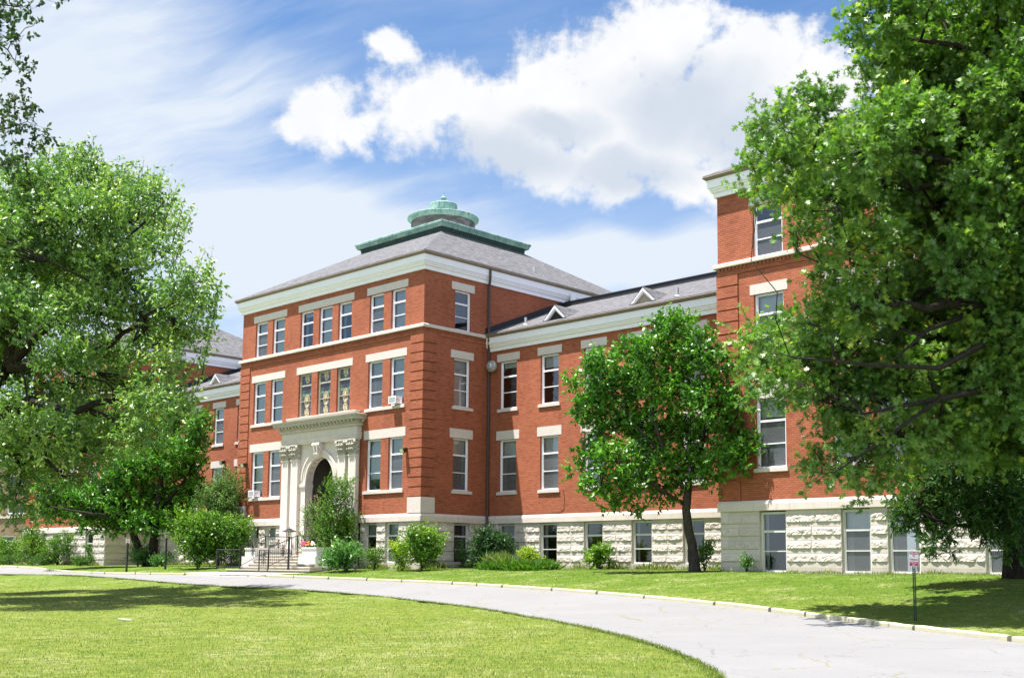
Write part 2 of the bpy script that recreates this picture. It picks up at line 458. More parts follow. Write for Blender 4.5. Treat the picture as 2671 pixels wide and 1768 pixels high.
simple('gutter', (0.22, 0.17, 0.14), 0.6, 0.4, 0.0, 0.35, 1.5, (0.24, 0.11, 0.05), 0.7)
simple('downpipe', (0.075, 0.042, 0.040), 0.5, 0.4, 0, 0.2)
simple('dark_flashing', (0.022, 0.023, 0.028), 0.6, 0.4, 0, 0.3)
simple('copper_shade', (0.05, 0.085, 0.08), 0.8, 0.3, 0, 0.4, 3.0)
simple('vent_metal', (0.50, 0.51, 0.52), 0.4, 0.5, 0.6, 0.15)
simple('aluminium', (0.62, 0.63, 0.64), 0.3, 0.5, 0.8, 0.08)
simple('black_metal', (0.018, 0.018, 0.020), 0.45, 0.5, 0, 0.2)
simple('dark_bronze', (0.035, 0.030, 0.028), 0.5, 0.5, 0, 0.2)
simple('lamp_glass', (0.72, 0.68, 0.58), 0.25, 0.5, 0, 0.06)
simple('flood_glass', (0.78, 0.80, 0.55), 0.15, 0.6, 0, 0.05)
simple('sign_white', (0.80, 0.80, 0.82), 0.4, 0.5, 0, 0.03)
simple('sign_red', (0.50, 0.008, 0.075), 0.4, 0.5, 0, 0.06)
simple('sign_red_faded', (0.55, 0.06, 0.05), 0.4, 0.5, 0, 0.08)
simple('sign_post', (0.010, 0.032, 0.026), 0.5, 0.5, 0.2, 0.2)
simple('dark_room', (0.03, 0.028, 0.026), 0.9, 0.2, 0, 0.3, 2.0)
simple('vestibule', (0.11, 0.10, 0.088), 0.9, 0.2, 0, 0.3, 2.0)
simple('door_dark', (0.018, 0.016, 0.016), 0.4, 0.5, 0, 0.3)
simple('plywood', (0.34, 0.28, 0.21), 0.8, 0.25, 0, 0.25, 4.0)
simple('concrete', (0.44, 0.38, 0.33), 0.9, 0.2, 0, 0.15, 1.2, (0.26, 0.22, 0.19), 0.4)
simple('blind', (0.55, 0.56, 0.55), 0.7, 0.3, 0, 0.06)
simple('concrete_white', (0.62, 0.60, 0.57), 0.8, 0.3, 0, 0.1, 1.5, (0.35, 0.33, 0.30), 0.4)
simple('terracotta', (0.32, 0.13, 0.07), 0.8, 0.3, 0, 0.15)
simple('petal_pink', (0.70, 0.10, 0.28), 0.6, 0.3, 0, 0.25, 20)
simple('petal_orange', (0.72, 0.24, 0.08), 0.6, 0.3, 0, 0.25, 20)
simple('petal_white', (0.80, 0.76, 0.66), 0.6, 0.3, 0, 0.1, 20)
simple('paper', (0.50, 0.52, 0.53), 0.8, 0.2, 0, 0.05)
mat_glass('glass_screen', (0.075, 0.085, 0.10), (0.16, 0.17, 0.19), 0.30)
mat_glass('glass_dark', (0.015, 0.022, 0.03), (0.06, 0.075, 0.095), 0.05)
mat_glass('glass_pale', (0.24, 0.27, 0.29), (0.40, 0.43, 0.45), 0.14)
mat_glass('glass_blue', (0.05, 0.09, 0.16), (0.13, 0.18, 0.27), 0.08)
mat_leaf('leaf_maple', [(0.0, (0.062, 0.138, 0.041)), (0.5, (0.138, 0.250, 0.058)), (0.85, (0.302, 0.411, 0.098)), (1.0, (0.480, 0.516, 0.132))], 0.42, 0.5, 0.24)
mat_leaf('leaf_oak', [(0.0, (0.052, 0.121, 0.023)), (0.5, (0.115, 0.225, 0.037)), (0.85, (0.229, 0.350, 0.051)), (1.0, (0.497, 0.540, 0.072))], 0.40, 0.60, 0.27)
mat_leaf('leaf_magnolia', [(0.0, (0.036, 0.126, 0.010)), (0.5, (0.076, 0.218, 0.016)), (1.0, (0.173, 0.356, 0.028))], 0.40, 0.55, 0.22)
mat_leaf('leaf_bright', [(0.0, (0.038, 0.113, 0.013)), (0.5, (0.093, 0.206, 0.019)), (1.0, (0.240, 0.354, 0.030))], 0.42, 0.4, 0.28)
mat_leaf('leaf_lime', [(0.0, (0.117, 0.221, 0.016)), (0.5, (0.234, 0.351, 0.021)), (1.0, (0.468, 0.494, 0.039))], 0.45, 0.4, 0.36)
mat_leaf('leaf_gloss', [(0.0, (0.032, 0.116, 0.030)), (0.6, (0.090, 0.224, 0.051)), (1.0, (0.203, 0.350, 0.085))], 0.28, 0.6, 0.25)
mat_leaf('leaf_yew', [(0.0, (0.015, 0.051, 0.015)), (0.6, (0.033, 0.090, 0.021)), (1.0, (0.075, 0.149, 0.030))], 0.5, 0.35, 0.2)
mat_leaf('leaf_conifer', [(0.0, (0.020, 0.063, 0.013)), (0.55, (0.054, 0.134, 0.022)), (1.0, (0.130, 0.236, 0.036))], 0.5, 0.35, 0.25)
mat_leaf('leaf_clipped', [(0.0, (0.036, 0.103, 0.009)), (0.6, (0.079, 0.179, 0.014)), (1.0, (0.157, 0.272, 0.029))], 0.45, 0.4, 0.3)
mat_leaf('leaf_myrtle', [(0.0, (0.060, 0.118, 0.032)), (0.6, (0.113, 0.196, 0.050)), (0.9, (0.199, 0.281, 0.087)), (1.0, (0.292, 0.203, 0.100))], 0.5, 0.35, 0.3)
mat_leaf('leaf_dusk', [(0.0, (0.026, 0.058, 0.029)), (0.7, (0.046, 0.085, 0.036)), (1.0, (0.117, 0.143, 0.039))], 0.45, 0.4, 0.25)
mat_leaf('petal_leaf', [(0.0, (0.45, 0.06, 0.16)), (1.0, (0.65, 0.18, 0.30))], 0.6, 0.3, 0.3, (1.2, 0.9, 1.0))
mat_leaf('grass_blade', [(0.0, (0.040, 0.085, 0.008)), (0.35, (0.095, 0.165, 0.016)), (0.62, (0.185, 0.235, 0.034)), (0.85, (0.34, 0.34, 0.11)), (1.0, (0.52, 0.48, 0.28))], 0.55, 0.3, 0.3, (1.15, 1.25, 0.7))
mat_bark('bark', (0.075, 0.062, 0.052)); mat_bark('bark_grey', (0.14, 0.125, 0.11)); mat_bark('bark_dark', (0.040, 0.033, 0.028))


# ------------------------------------------------------------------ object helpers
ORG = {}


def tag(o, label=None, cat=None, group=None, kind=None):
    if label: o['label'] = label
    if cat: o['category'] = cat
    if group: o['group'] = group
    if kind: o['kind'] = kind
    return o


def thing(name, loc, label, cat, group=None):
    o = bpy.data.objects.new(name, None)
    o.empty_display_size = 0.3
    o.location = tuple(float(x) for x in loc)
    COL.objects.link(o)
    ORG[o.name] = np.array(loc, float)
    return tag(o, label, cat, group)


def link(name, me, parent=None, origin=None):
    o = bpy.data.objects.new(name, me)
    COL.objects.link(o)
    if parent is not None:
        o.parent = parent
        ORG[o.name] = ORG[parent.name]
    elif origin is not None:
        o.location = tuple(float(x) for x in origin)
        ORG[o.name] = np.array(origin, float)
    return o


class MB:
    """Collects world-space boxes, tubes, sheets; build() links them as one mesh object."""
    def __init__(self):
        self.v, self.f, self.mi = [], [], []
        self.k = 0

    def add(self, vs, fs):
        n = len(self.v)
        self.v.extend([tuple(map(float, p)) for p in vs])
        self.f.extend([tuple(i + n for i in f) for f in fs])
        self.mi.extend([self.k] * len(fs))

    def box(self, x0, x1, y0, y1, z0, z1):
        self.add([(x0, y0, z0), (x1, y0, z0), (x1, y1, z0), (x0, y1, z0), (x0, y0, z1), (x1, y0, z1), (x1, y1, z1), (x0, y1, z1)],
                 [(0, 3, 2, 1), (4, 5, 6, 7), (0, 1, 5, 4), (1, 2, 6, 5), (2, 3, 7, 6), (3, 0, 4, 7)])

    def hexa(self, p):
        """8 points, same order as box."""
        self.add(p, [(0, 3, 2, 1), (4, 5, 6, 7), (0, 1, 5, 4), (1, 2, 6, 5), (2, 3, 7, 6), (3, 0, 4, 7)])

    def quad(self, a, b, c, d):
        self.add([a, b, c, d], [(0, 1, 2, 3)])

    def poly(self, pts):
        self.add(pts, [tuple(range(len(pts)))])

    def tube(self, pts, rad, n=6, cap=True):
        pts = [np.array(p, float) for p in pts]
        if not hasattr(rad, '__len__'):
            rad = [rad] * len(pts)
        rings = []
        ref = np.array([0.31, 0.17, 0.93])
        for i, p in enumerate(pts):
            d = pts[min(i + 1, len(pts) - 1)] - pts[max(i - 1, 0)]
            d = d / (np.linalg.norm(d) + 1e-9)
            a = np.cross(d, ref)
            if np.linalg.norm(a) < 0.1:
                a = np.cross(d, [1, 0, 0])
            a /= np.linalg.norm(a); b = np.cross(d, a)
            rings.append([p + (a * math.cos(2 * math.pi * k / n) + b * math.sin(2 * math.pi * k / n)) * rad[i] for k in range(n)])
        vs = [q for r in rings for q in r]
        fs = []
        for i in range(len(pts) - 1):
            for k in range(n):
                k2 = (k + 1) % n
                fs.append((i * n + k, i * n + k2, (i + 1) * n + k2, (i + 1) * n + k))
        if cap:
            fs.append(tuple(reversed(range(n)))); fs.append(tuple((len(pts) - 1) * n + k for k in range(n)))
        self.add(vs, fs)

    def lathe(self, cx, cy, prof, n=32):
        vs, fs = [], []
        for (r, z) in prof:
            for k in range(n):
                a = 2 * math.pi * k / n
                vs.append((cx + r * math.cos(a), cy + r * math.sin(a), z))
        for i in range(len(prof) - 1):
            for k in range(n):
                k2 = (k + 1) % n
                fs.append((i * n + k, i * n + k2, (i + 1) * n + k2, (i + 1) * n + k))
        fs.append(tuple(reversed(range(n)))); fs.append(tuple((len(prof) - 1) * n + k for k in range(n)))
        self.add(vs, fs)

    def blob(self, c, r, n=6, m=5):
        vs, fs = [], []
        for i in range(m + 1):
            t = math.pi * i / m
            for k in range(n):
                a = 2 * math.pi * k / n
                vs.append((c[0] + r[0] * math.sin(t) * math.cos(a), c[1] + r[1] * math.sin(t) * math.sin(a), c[2] + r[2] * math.cos(t)))
        for i in range(m):
            for k in range(n):
                k2 = (k + 1) % n
                fs.append((i * n + k, (i + 1) * n + k, (i + 1) * n + k2, i * n + k2))
        self.add(vs, fs)

    def build(self, name, mat, parent=None, origin=None, smooth=False, uv=True):
        org = ORG[parent.name] if parent is not None else (np.array(origin, float) if origin is not None else np.zeros(3))
        me = bpy.data.meshes.new(name)
        V = np.array(self.v) - org
        me.from_pydata(V.tolist(), [], self.f)
        mats = mat if isinstance(mat, (list, tuple)) else [mat]
        for m in mats:
            me.materials.append(MAT[m] if isinstance(m, str) else m)
        if len(mats) > 1:
            me.polygons.foreach_set('material_index', self.mi)
        if uv:
            L = me.uv_layers.new(name='UVMap')
            W = V + org
            data = np.zeros((len(me.loops), 2))
            me.update()
            for p in me.polygons:
                nx, ny, nz = p.normal
                for li in p.loop_indices:
                    x, y, z = W[me.loops[li].vertex_index]
                    if abs(nz) > 0.97:
                        data[li] = (x, y)
                    elif abs(nx) > abs(ny):
                        data[li] = (y, z if abs(nz) < 0.2 else math.hypot(z, x) if False else z / max(0.35, math.sqrt(1 - nz * nz)))
                    else:
                        data[li] = (x, z / max(0.35, math.sqrt(1 - nz * nz)))
            L.data.foreach_set('uv', data.ravel())
        if smooth:
            me.polygons.foreach_set('use_smooth', [True] * len(me.polygons))
        me.update()
        return link(name, me, parent, org if parent is None else None)


# ------------------------------------------------------------------ the building
D1, XR, YR, WC = 4.955, 18.70, 0.545, 17.80
BW = 14.1                                   # width of an end block
Z_CAP0, Z_CAP1 = 2.55, 3.00
Z_BRICK = 16.24
MX = lambda x: -WC - x                      # the plan is symmetric about the middle of the centre block

school = thing('school_building', (-8.9, 0, 0), 'long red brick school building with white cornices and a green copper roof lantern', 'building')


class Face:
    """A vertical wall plane: along = unit vector of rising s, out = outward normal."""
    def __init__(self, o, along, out):
        self.o, self.a, self.n = np.array(o, float), np.array(along, float), np.array(out, float)

    def p(self, s, d, z):
        q = self.o + self.a * s + self.n * d
        return (q[0], q[1], z)

    def box(self, mb, s0, s1, d0, d1, z0, z1):
        P = self.p
        # same winding as an axis box when a x out is downwards
        if np.cross(self.a, self.n)[2] < 0:
            mb.hexa([P(s0, d1, z0), P(s1, d1, z0), P(s1, d0, z0), P(s0, d0, z0), P(s0, d1, z1), P(s1, d1, z1), P(s1, d0, z1), P(s0, d0, z1)])
        else:
            mb.hexa([P(s0, d0, z0), P(s1, d0, z0), P(s1, d1, z0), P(s0, d1, z0), P(s0, d0, z1), P(s1, d0, z1), P(s1, d1, z1), P(s0, d1, z1)])


def wall_sheet(mb, F, s0, s1, z0, z1, openings, reveal=0.16):
    ss = sorted({s0, s1, *[min(max(q, s0), s1) for o in openings for q in o[:2]]})
    zs = sorted({z0, z1, *[min(max(q, z0), z1) for o in openings for q in o[2:4]]})
    flip = np.cross(F.a, F.n)[2] > 0

    def quad(a, b, c, d):
        mb.quad(*((d, c, b, a) if flip else (a, b, c, d)))

    for i in range(len(ss) - 1):
        for j in range(len(zs) - 1):
            cs, cz = (ss[i] + ss[i + 1]) / 2, (zs[j] + zs[j + 1]) / 2
            if any(o[0] < cs < o[1] and o[2] < cz < o[3] for o in openings):
                continue
            quad(F.p(ss[i], 0, zs[j]), F.p(ss[i + 1], 0, zs[j]), F.p(ss[i + 1], 0, zs[j + 1]), F.p(ss[i], 0, zs[j + 1]))
    for (a, b, c, d) in [o[:4] for o in openings]:
        r = -reveal
        quad(F.p(a, r, c), F.p(a, 0, c), F.p(a, 0, d), F.p(a, r, d)) if False else None
        quad(F.p(a, 0, c), F.p(a, r, c), F.p(a, r, d), F.p(a, 0, d))
        quad(F.p(b, r, c), F.p(b, 0, c), F.p(b, 0, d), F.p(b, r, d))
        quad(F.p(a, r, d), F.p(b, r, d), F.p(b, 0, d), F.p(a, 0, d))
        quad(F.p(a, 0, c), F.p(b, 0, c), F.p(b, r, c), F.p(a, r, c))


def mat_clear(name, tint, rough, solid, scol):
    m, N, out = new_mat(name)
    fr = N.n('ShaderNodeFresnel', {'IOR': 1.5}).outputs[0]
    co = N.n('ShaderNodeTexCoord').outputs['Object']
    bp = N.n('ShaderNodeBump', {'Height': N.noise(co, 1.6, 3, 0.5), 'Distance': 0.006, 'Strength': 0.35})
    gl = N.n('ShaderNodeBsdfGlossy', {'Color': c4(0.95, 0.97, 1.0), 'Roughness': rough, 'Normal': bp.outputs[0]})
    tr = N.n('ShaderNodeBsdfTransparent', {'Color': c4(*tint)})
    mx = N.n('ShaderNodeMixShader', {0: N.m('ADD', N.m('MULTIPLY', fr, 1.25), 0.05, clamp=True)})
    N.t.links.new(tr.outputs[0], mx.inputs[1]); N.t.links.new(gl.outputs[0], mx.inputs[2])
    last = mx
    if solid:
        df = N.n('ShaderNodeBsdfDiffuse', {'Color': c4(*scol)})
        last = N.n('ShaderNodeMixShader', {0: solid})
        N.t.links.new(mx.outputs[0], last.inputs[1]); N.t.links.new(df.outputs[0], last.inputs[2])
    N.t.links.new(last.outputs[0], out.inputs[0])
    MAT[name] = m


mat_clear('glass_clear', (0.80, 0.84, 0.86), 0.03, 0.0, None)
mat_clear('glass_mesh', (0.72, 0.74, 0.76), 0.12, 0.42, (0.17, 0.175, 0.185))
simple('curtain', (0.62, 0.62, 0.60), 0.9, 0.1, 0, 0.10, 5.0)
PANES = ['glass_screen', 'glass_screen', 'glass_screen', 'glass_blue', 'glass_pale']


def window(F, s0, s1, z0, z1, kind='sash', top=None, low=None):
    """One window set back in its opening: frame > panes."""
    mb = MB()
    d0, d1 = -0.20, -0.11
    fw = 0.085 if kind != 'stained' else 0.10
    H = z1 - z0
    F.box(mb, s0, s0 + fw, d0, d1, z0, z1)
    F.box(mb, s1 - fw, s1, d0, d1, z0, z1)
    F.box(mb, s0 + fw, s1 - fw, d0, d1, z1 - fw * 1.1, z1)
    F.box(mb, s0 + fw, s1 - fw, d0, d1, z0, z0 + fw * 0.8)
    # inner stop
    for a, b in ((s0 + fw, s0 + fw + 0.03), (s1 - fw - 0.03, s1 - fw)):
        F.box(mb, a, b, d0, d1 - 0.035, z0 + fw * 0.8, z1 - fw * 1.1)
    zt = z1 - H * (0.325 if kind != 'stained' else 0.27)
    zm = z0 + H * 0.345 if kind != 'stained' else z0 + H * 0.37
    i0, i1 = s0 + fw + 0.03, s1 - fw - 0.03
    F.box(mb, i0, i1, d0 + 0.002, d1 - 0.012, zt - 0.045, zt + 0.045)
    F.box(mb, i0, i1, d0 + 0.004, d1 - 0.03, zm - 0.022, zm + 0.022)
    fr = mb.build('window', {'stained': 'old_wood', 'base': 'concrete_white'}.get(kind, 'window_white'), school)
    base = kind == 'base'
    stained = kind == 'stained'
    hint = low or random.choice(PANES)
    top_m = 'stained_glass' if stained else ('glass_clear' if top != 'dark_room' else 'dark_room')
    low_m = 'stained_glass' if stained else ('dark_room' if low == 'dark_room' else ('glass_clear' if hint in ('glass_pale', 'glass_blue', 'glass_dark') else 'glass_mesh'))
    if not stained and low != 'dark_room':
        # blind or curtain hung a hand's breadth behind the glass
        drop = {'glass_pale': random.uniform(0.75, 1.0), 'glass_blue': random.uniform(0.1, 0.5), 'glass_dark': 0.0 if base else random.uniform(0.0, 0.3), 'glass_screen': random.uniform(0.25, 0.62)}[hint]
        if top == 'glass_blue': drop = 0.0
        if base: drop = min(drop, 0.34)
        cb = MB()
        zb = z1 - (z1 - z0) * drop
        if drop > 0.02:
            F.box(cb, s0 + 0.05, s1 - 0.05, -0.33, -0.32, zb, z1 + 0.05)
        if random.random() < 0.45 and drop < 0.6:
            wv = random.uniform(0.12, 0.28)
            for a, b in ((s0 + 0.04, s0 + 0.04 + wv), (s1 - 0.04 - wv, s1 - 0.04)):
                n = 5
                for q in range(n):
                    F.box(cb, a + (b - a) * q / n, a + (b - a) * (q + 0.8) / n, -0.42 - 0.02 * (q % 2), -0.40 - 0.02 * (q % 2), z0, z1)
        if cb.v:
            cb.build('blind', 'curtain', fr, uv=False)
    top, low = top_m, low_m
    p = MB()
    spans = [(zt + 0.045, z1 - fw * 1.1), (zm + 0.022, zt - 0.045), (z0 + fw * 0.8, zm - 0.022)]
    dp = -0.185
    for k, (a, b) in enumerate(spans):
        p.k = 0 if k == 0 else 1
        q = [F.p(i0, dp, a), F.p(i1, dp, a), F.p(i1, dp, b), F.p(i0, dp, b)]
        if np.cross(F.a, F.n)[2] > 0:
            q = q[::-1]
        p.poly(q)
    pane = p.build('glazing', [top, low], fr, uv=False)
    me = pane.data
    L = me.uv_layers.new(name='UVMap')
    uv = []
    for fi, pl in enumerate(me.polygons):
        a, b = spans[fi]
        for li in pl.loop_indices:
            co = np.array(me.vertices[me.loops[li].vertex_index].co) + ORG[fr.name]
            s = (co - F.o) @ F.a
            y = (co[2] - z0) / (zt - z0) if kind == 'stained' and fi > 0 else (co[2] - a) / (b - a) * 0.2
            uv.append(((s - i0) / (i1 - i0), y))
    L.data.foreach_set('uv', np.array(uv, float).ravel())
    return fr


def lintel(F, s0, s1, z0, z1):
    mb = MB()
    F.box(mb, s0, s1, -0.12, 0.012, z0, z1)
    return mb.build('lintel', 'lintel_stone', school)


def sill(F, s0, s1, z1, h=0.17):
    mb = MB()
    P = F.p
    F.box(mb, s0, s1, -0.13, 0.075, z1 - h, z1 - 0.012)
    F.box(mb, s0 + 0.1, s1 - 0.1, -0.13, 0.02, z1 - 0.012, z1 + 0.012)
    return mb.build('sill', 'lintel_stone', school)


def vnoise(x, y, z):
    return mnoise.noise(Vector((x, y, z)))


def rock_base(F, s0, s1, openings, z_bot=-0.35):
    """Stone base: rock-faced courses between smooth bands, cut by the basement windows."""
    bands = [('s', 2.38, Z_CAP0), ('r', 2.02, 2.38), ('s', 1.855, 2.02), ('r', 1.50, 1.855), ('s', 1.325, 1.50), ('r', 0.97, 1.325), ('s', 0.795, 0.97), ('r', 0.45, 0.795), ('s', 0.24, 0.45), ('p', z_bot, 0.24)]
    mb = MB()
    wall_sheet(mb, F, s0, s1, z_bot, Z_CAP0, [(a, b, max(c, z_bot), min(d, Z_CAP0 - 0.0)) for a, b, c, d in openings], 0.28)
    flip = np.cross(F.a, F.n)[2] > 0
    edges = sorted([s0, s1] + [q for o in openings for q in o[:2]])
    piers = [(edges[i], edges[i + 1]) for i in range(0, len(edges), 2)]
    for (a, b) in piers:
        for (kind, z0, z1) in bands:
            if kind == 's':
                F.box(mb, a + 0.004, b - 0.004, -0.01, 0.012, z0 + 0.006, z1 - 0.006)
                continue
            if kind == 'p':
                F.box(mb, a + 0.001, b - 0.001, -0.01, 0.035, z0, z1 - 0.006)
                continue
            n = max(1, round((b - a) / 1.15))
            cuts = [a + (b - a) * i / n + (random.uniform(-0.14, 0.14) if 0 < i < n else 0) for i in range(n + 1)]
            for c0, c1 in zip(cuts[:-1], cuts[1:]):
                nu, nz = max(6, int((c1 - c0) / 0.045)), 8
                vs, fs = [], []
                seed = random.uniform(0, 99)
                for j in range(nz + 1):
                    tz = j / nz
                    for i in range(nu + 1):
                        tu = i / nu
                        s = c0 + 0.006 + (c1 - c0 - 0.012) * tu
                        z = z0 + 0.008 + (z1 - z0 - 0.016) * tz
                        eu = min(1, min(tu, 1 - tu) * (c1 - c0) / 0.10)
                        # bulges most above the lower edge, drafted margins left flat
                        ez = min(1.0, tz / 0.06) ** 0.5 * min(1.0, (1 - tz) / 0.22) ** 0.7 * (1.12 - 0.5 * tz)
                        nn = 0.60 + 0.55 * vnoise(s * 4.2, z * 5 + seed, 1.7) + 0.40 * (0.5 - abs(vnoise(s * 6, z * 7 + seed, 5.1)) * 2) * 0.8 + 0.32 * vnoise(s * 24, z * 26, seed)
                        d = 0.014 + 0.056 * (eu ** 0.5) * ez * max(0.05, nn) if 0 < j < nz and 0 < i < nu else 0.012
                        vs.append(F.p(s, d, z))
                for j in range(nz):
                    for i in range(nu):
                        q = (j * (nu + 1) + i, j * (nu + 1) + i + 1, (j + 1) * (nu + 1) + i + 1, (j + 1) * (nu + 1) + i)
                        fs.append(q[::-1] if flip else q)
                mb.add(vs, fs)
    return mb.build('stone_base', 'limestone', school)


def mould(path, prof, name, mat, closed=False, ends=True, parent=None):
    """Sweeps a profile of (outward offset, z) along a plan path (list of (x, y)); outward is to the right of travel."""
    pts = [np.array(p, float) for p in path]
    n = len(pts)
    offs = []
    for i in range(n):
        def nrm(a, b):
            d = (b - a) / np.linalg.norm(b - a)
            return np.array([d[1], -d[0]])
        if closed or 0 < i < n - 1:
            n1, n2 = nrm(pts[i - 1], pts[i]), nrm(pts[i], pts[(i + 1) % n])
            m = (n1 + n2) / (1 + n1 @ n2)
        else:
            m = nrm(pts[0], pts[1]) if i == 0 else nrm(pts[-2], pts[-1])
        offs.append(m)
    mb = MB()
    k = len(prof)
    vs = []
    for i in range(n):
        for (o, z) in prof:
            q = pts[i] + offs[i] * o
            vs.append((q[0], q[1], z))
    fs = []
    for i in range(n if closed else n - 1):
        j = (i + 1) % n
        for a in range(k - 1):
            fs.append((i * k + a, j * k + a, j * k + a + 1, i * k + a + 1))
    if not closed and ends:
        fs.append(tuple(range(k))[::-1]); fs.append(tuple((n - 1) * k + a for a in range(k)))
    mb.add(vs, fs)
    if name is None:
        return mb
    return mb.build(name, mat, parent or school)


CORN = [(0.0, 16.24), (0.10, 16.24), (0.11, 16.40), (0.13, 16.43), (0.19, 16.47), (0.20, 16.53), (0.235, 16.56), (0.25, 16.63), (0.30, 16.66), (0.30, 16.69), (0.315, 16.93), (0.335, 16.95), (0.335, 17.0), (0.0, 17.0)]
GUT = [(0.0, 17.005), (0.345, 17.005), (0.37, 17.03), (0.44, 17.09), (0.465, 17.13), (0.455, 17.155), (0.40, 17.16), (0.0, 17.16)]
BELT = [(-0.05, 13.04), (0.155, 13.04), (0.165, 13.06), (0.165, 13.19), (0.12, 13.235), (-0.05, 13.255)]
CORB = [(-0.05, 12.70), (0.04, 12.70), (0.045, 12.84), (-0.05, 12.84)]
CAP = [(-0.05, 2.55), (0.10, 2.55), (0.105, 2.57), (0.105, 2.84), (0.095, 2.87), (0.03, 2.985), (-0.05, 3.0)]


def shift(prof, dz):
    return [(o, z + dz) for o, z in prof]


def corbels(F, s0, s1):
    mb = MB()
    F.box(mb, s0, s1, -0.02, 0.05, 12.845, 12.90)
    n = int((s1 - s0) / 0.19)
    for i in range(n):
        s = s0 + (s1 - s0) * (i + 0.5) / n
        F.box(mb, s - 0.055, s + 0.055, -0.02, 0.085, 12.90, 13.037)
    F.box(mb, s0, s1, -0.02, 0.035, 12.90, 13.037)
    return mb.build('corbel_course', 'brick', school)


def quoins(F, s0, s1, side=None, block=True):
    """Raised corner pilaster of banded brick on a stone block. side = (Face, s0, s1) of the return."""
    x0, y0, _ = F.p(s0, 0.055, 0); x1, y1, _ = F.p(s1, -0.05, 0)
    lo_x, hi_x, lo_y, hi_y = min(x0, x1), max(x0, x1), min(y0, y1), max(y0, y1)
    if side:
        G, g0, g1 = side
        for s, d in ((g0, 0.055), (g1, 0.055)):
            x, y, _ = G.p(s, d, 0)
            lo_x, hi_x, lo_y, hi_y = min(lo_x, x), max(hi_x, x), min(lo_y, y), max(hi_y, y)
    mb = MB()
    if block:
        mb.box(lo_x - 0.012, hi_x + 0.012, lo_y - 0.012, hi_y + 0.0, 3.0, 3.85)
        mb.build('pilaster_block', 'lintel_stone', school)
    mb = MB()
    if not block:
        mb.box(lo_x, hi_x, lo_y, hi_y, 3.0, 3.84)
    e = 0.05
    mb.box(lo_x + e, hi_x - e, lo_y + e, hi_y - e, 3.85, 12.70)
    z = 3.90
    while z < 12.6:
        mb.box(lo_x, hi_x, lo_y, hi_y, z, min(z + 0.462, 12.70))
        z += 0.5215
    mb.build('quoin_pilaster', 'brick', school)


# faces
F_C = Face((0, 0, 0), (1, 0, 0), (0, -1, 0))            # centre block front, s = x
F_CS = Face((0, 0, 0), (0, 1, 0), (1, 0, 0))            # its east side, s = y
F_CW = Face((-WC, 0, 0), (0, 1, 0), (-1, 0, 0))
F_W = Face((0, D1, 0), (1, 0, 0), (0, -1, 0))           # wings
F_E = Face((0, YR, 0), (1, 0, 0), (0, -1, 0))           # end blocks
F_ES = Face((XR, 0, 0), (0, 1, 0), (-1, 0, 0))          # east block's west side
F_EE = Face((XR + BW, 0, 0), (0, 1, 0), (1, 0, 0))
F_LS = Face((MX(XR), 0, 0), (0, 1, 0), (1, 0, 0))       # west block's east side
F_LL = Face((MX(XR + BW), 0, 0), (0, 1, 0), (-1, 0, 0))

Z3, Z2, Z1, Z0 = (13.255, 15.50), (8.95, 11.65), (4.31, 7.21), (0.36, 2.54)
DEEP = 18.5

# --- centre block
c_pairs = [((-16.32, -15.0), (-14.42, -13.11)), ((-4.73, -3.45), (-2.79, -1.57))]
c_triple = [(-11.45, -10.14), (-9.55, -8.25), (-7.66, -6.38)]
PORT = (-10.6, -7.0)
ops = []
for pr in c_pairs:
    for a, b in pr:
        ops += [(a, b, *Z3), (a, b, *Z2), (a, b, *Z1)]
for a, b in c_triple:
    ops += [(a, b, *Z3), (a, b, 9.02, 11.65)]
mb = MB()
wall_sheet(mb, F_C, -WC, 0, 3.0, Z_BRICK + 0.1, ops + [(PORT[0], PORT[1], 3.0, 6.9)])
side_ops = [(2.28, 3.50, *Z3), (2.28, 3.50, *Z2), (2.28, 3.50, *Z1)]
wall_sheet(mb, F_CS, 0, DEEP, 3.0, Z_BRICK + 0.1, side_ops)
wall_sheet(mb, F_CW, 0, DEEP, 3.0, Z_BRICK + 0.1, [])
mb.quad((0, DEEP, 0), (-WC, DEEP, 0), (-WC, DEEP, Z_BRICK), (0, DEEP, Z_BRICK))
mb.build('wall', 'brick', school)
pane_pick = {0: ('glass_pale', 'glass_screen'), 1: ('glass_blue', 'glass_screen')}
for (a, b) in [w for pr in c_pairs for w in pr]:
    window(F_C, a, b, *Z3, top='glass_pale'); window(F_C, a, b, *Z2, top='glass_pale', low='glass_pale' if a in (-14.42, -2.79, -16.32) else 'glass_screen')
    window(F_C, a, b, *Z1, top='glass_pale', low='glass_pale' if a in (-16.32, -4.73) else 'glass_screen')
for a, b in c_triple:
    window(F_C, a, b, *Z3, top='glass_pale'); window(F_C, a, b, 9.02, 11.65, 'stained')
for a, b, c, d in side_ops:
    window(F_CS, a, b, c, d, top='glass_blue' if c > 13 else 'glass_pale', low='glass_dark' if c > 13 else ('glass_pale' if c > 8 else 'glass_screen'))
for (s0, s1) in ((-16.55, -12.90), (-4.97, -1.36)):
    lintel(F_C, s0, s1, 15.51, 15.945); lintel(F_C, s0, s1, 11.65, 12.085); lintel(F_C, s0, s1, 7.21, 7.72)
    sill(F_C, s0 + 0.06, s1 - 0.08, 8.95); sill(F_C, s0 + 0.06, s1 - 0.08, 4.31)
lintel(F_C, -11.68, -6.17, 15.51, 15.945); lintel(F_C, -11.68, -6.17, 11.65, 12.085)
for z in (15.51, 11.65, 7.21):
    lintel(F_CS, 2.01, 3.75, z, z + (0.435 if z > 8 else 0.51))
sill(F_CS, 2.13, 3.70, 8.95); sill(F_CS, 2.18, 3.70, 4.31)
bc = [(-15.99, -15.2), (-14.5, -13.37), (-4.7, -3.65), (-2.88, -1.77)]
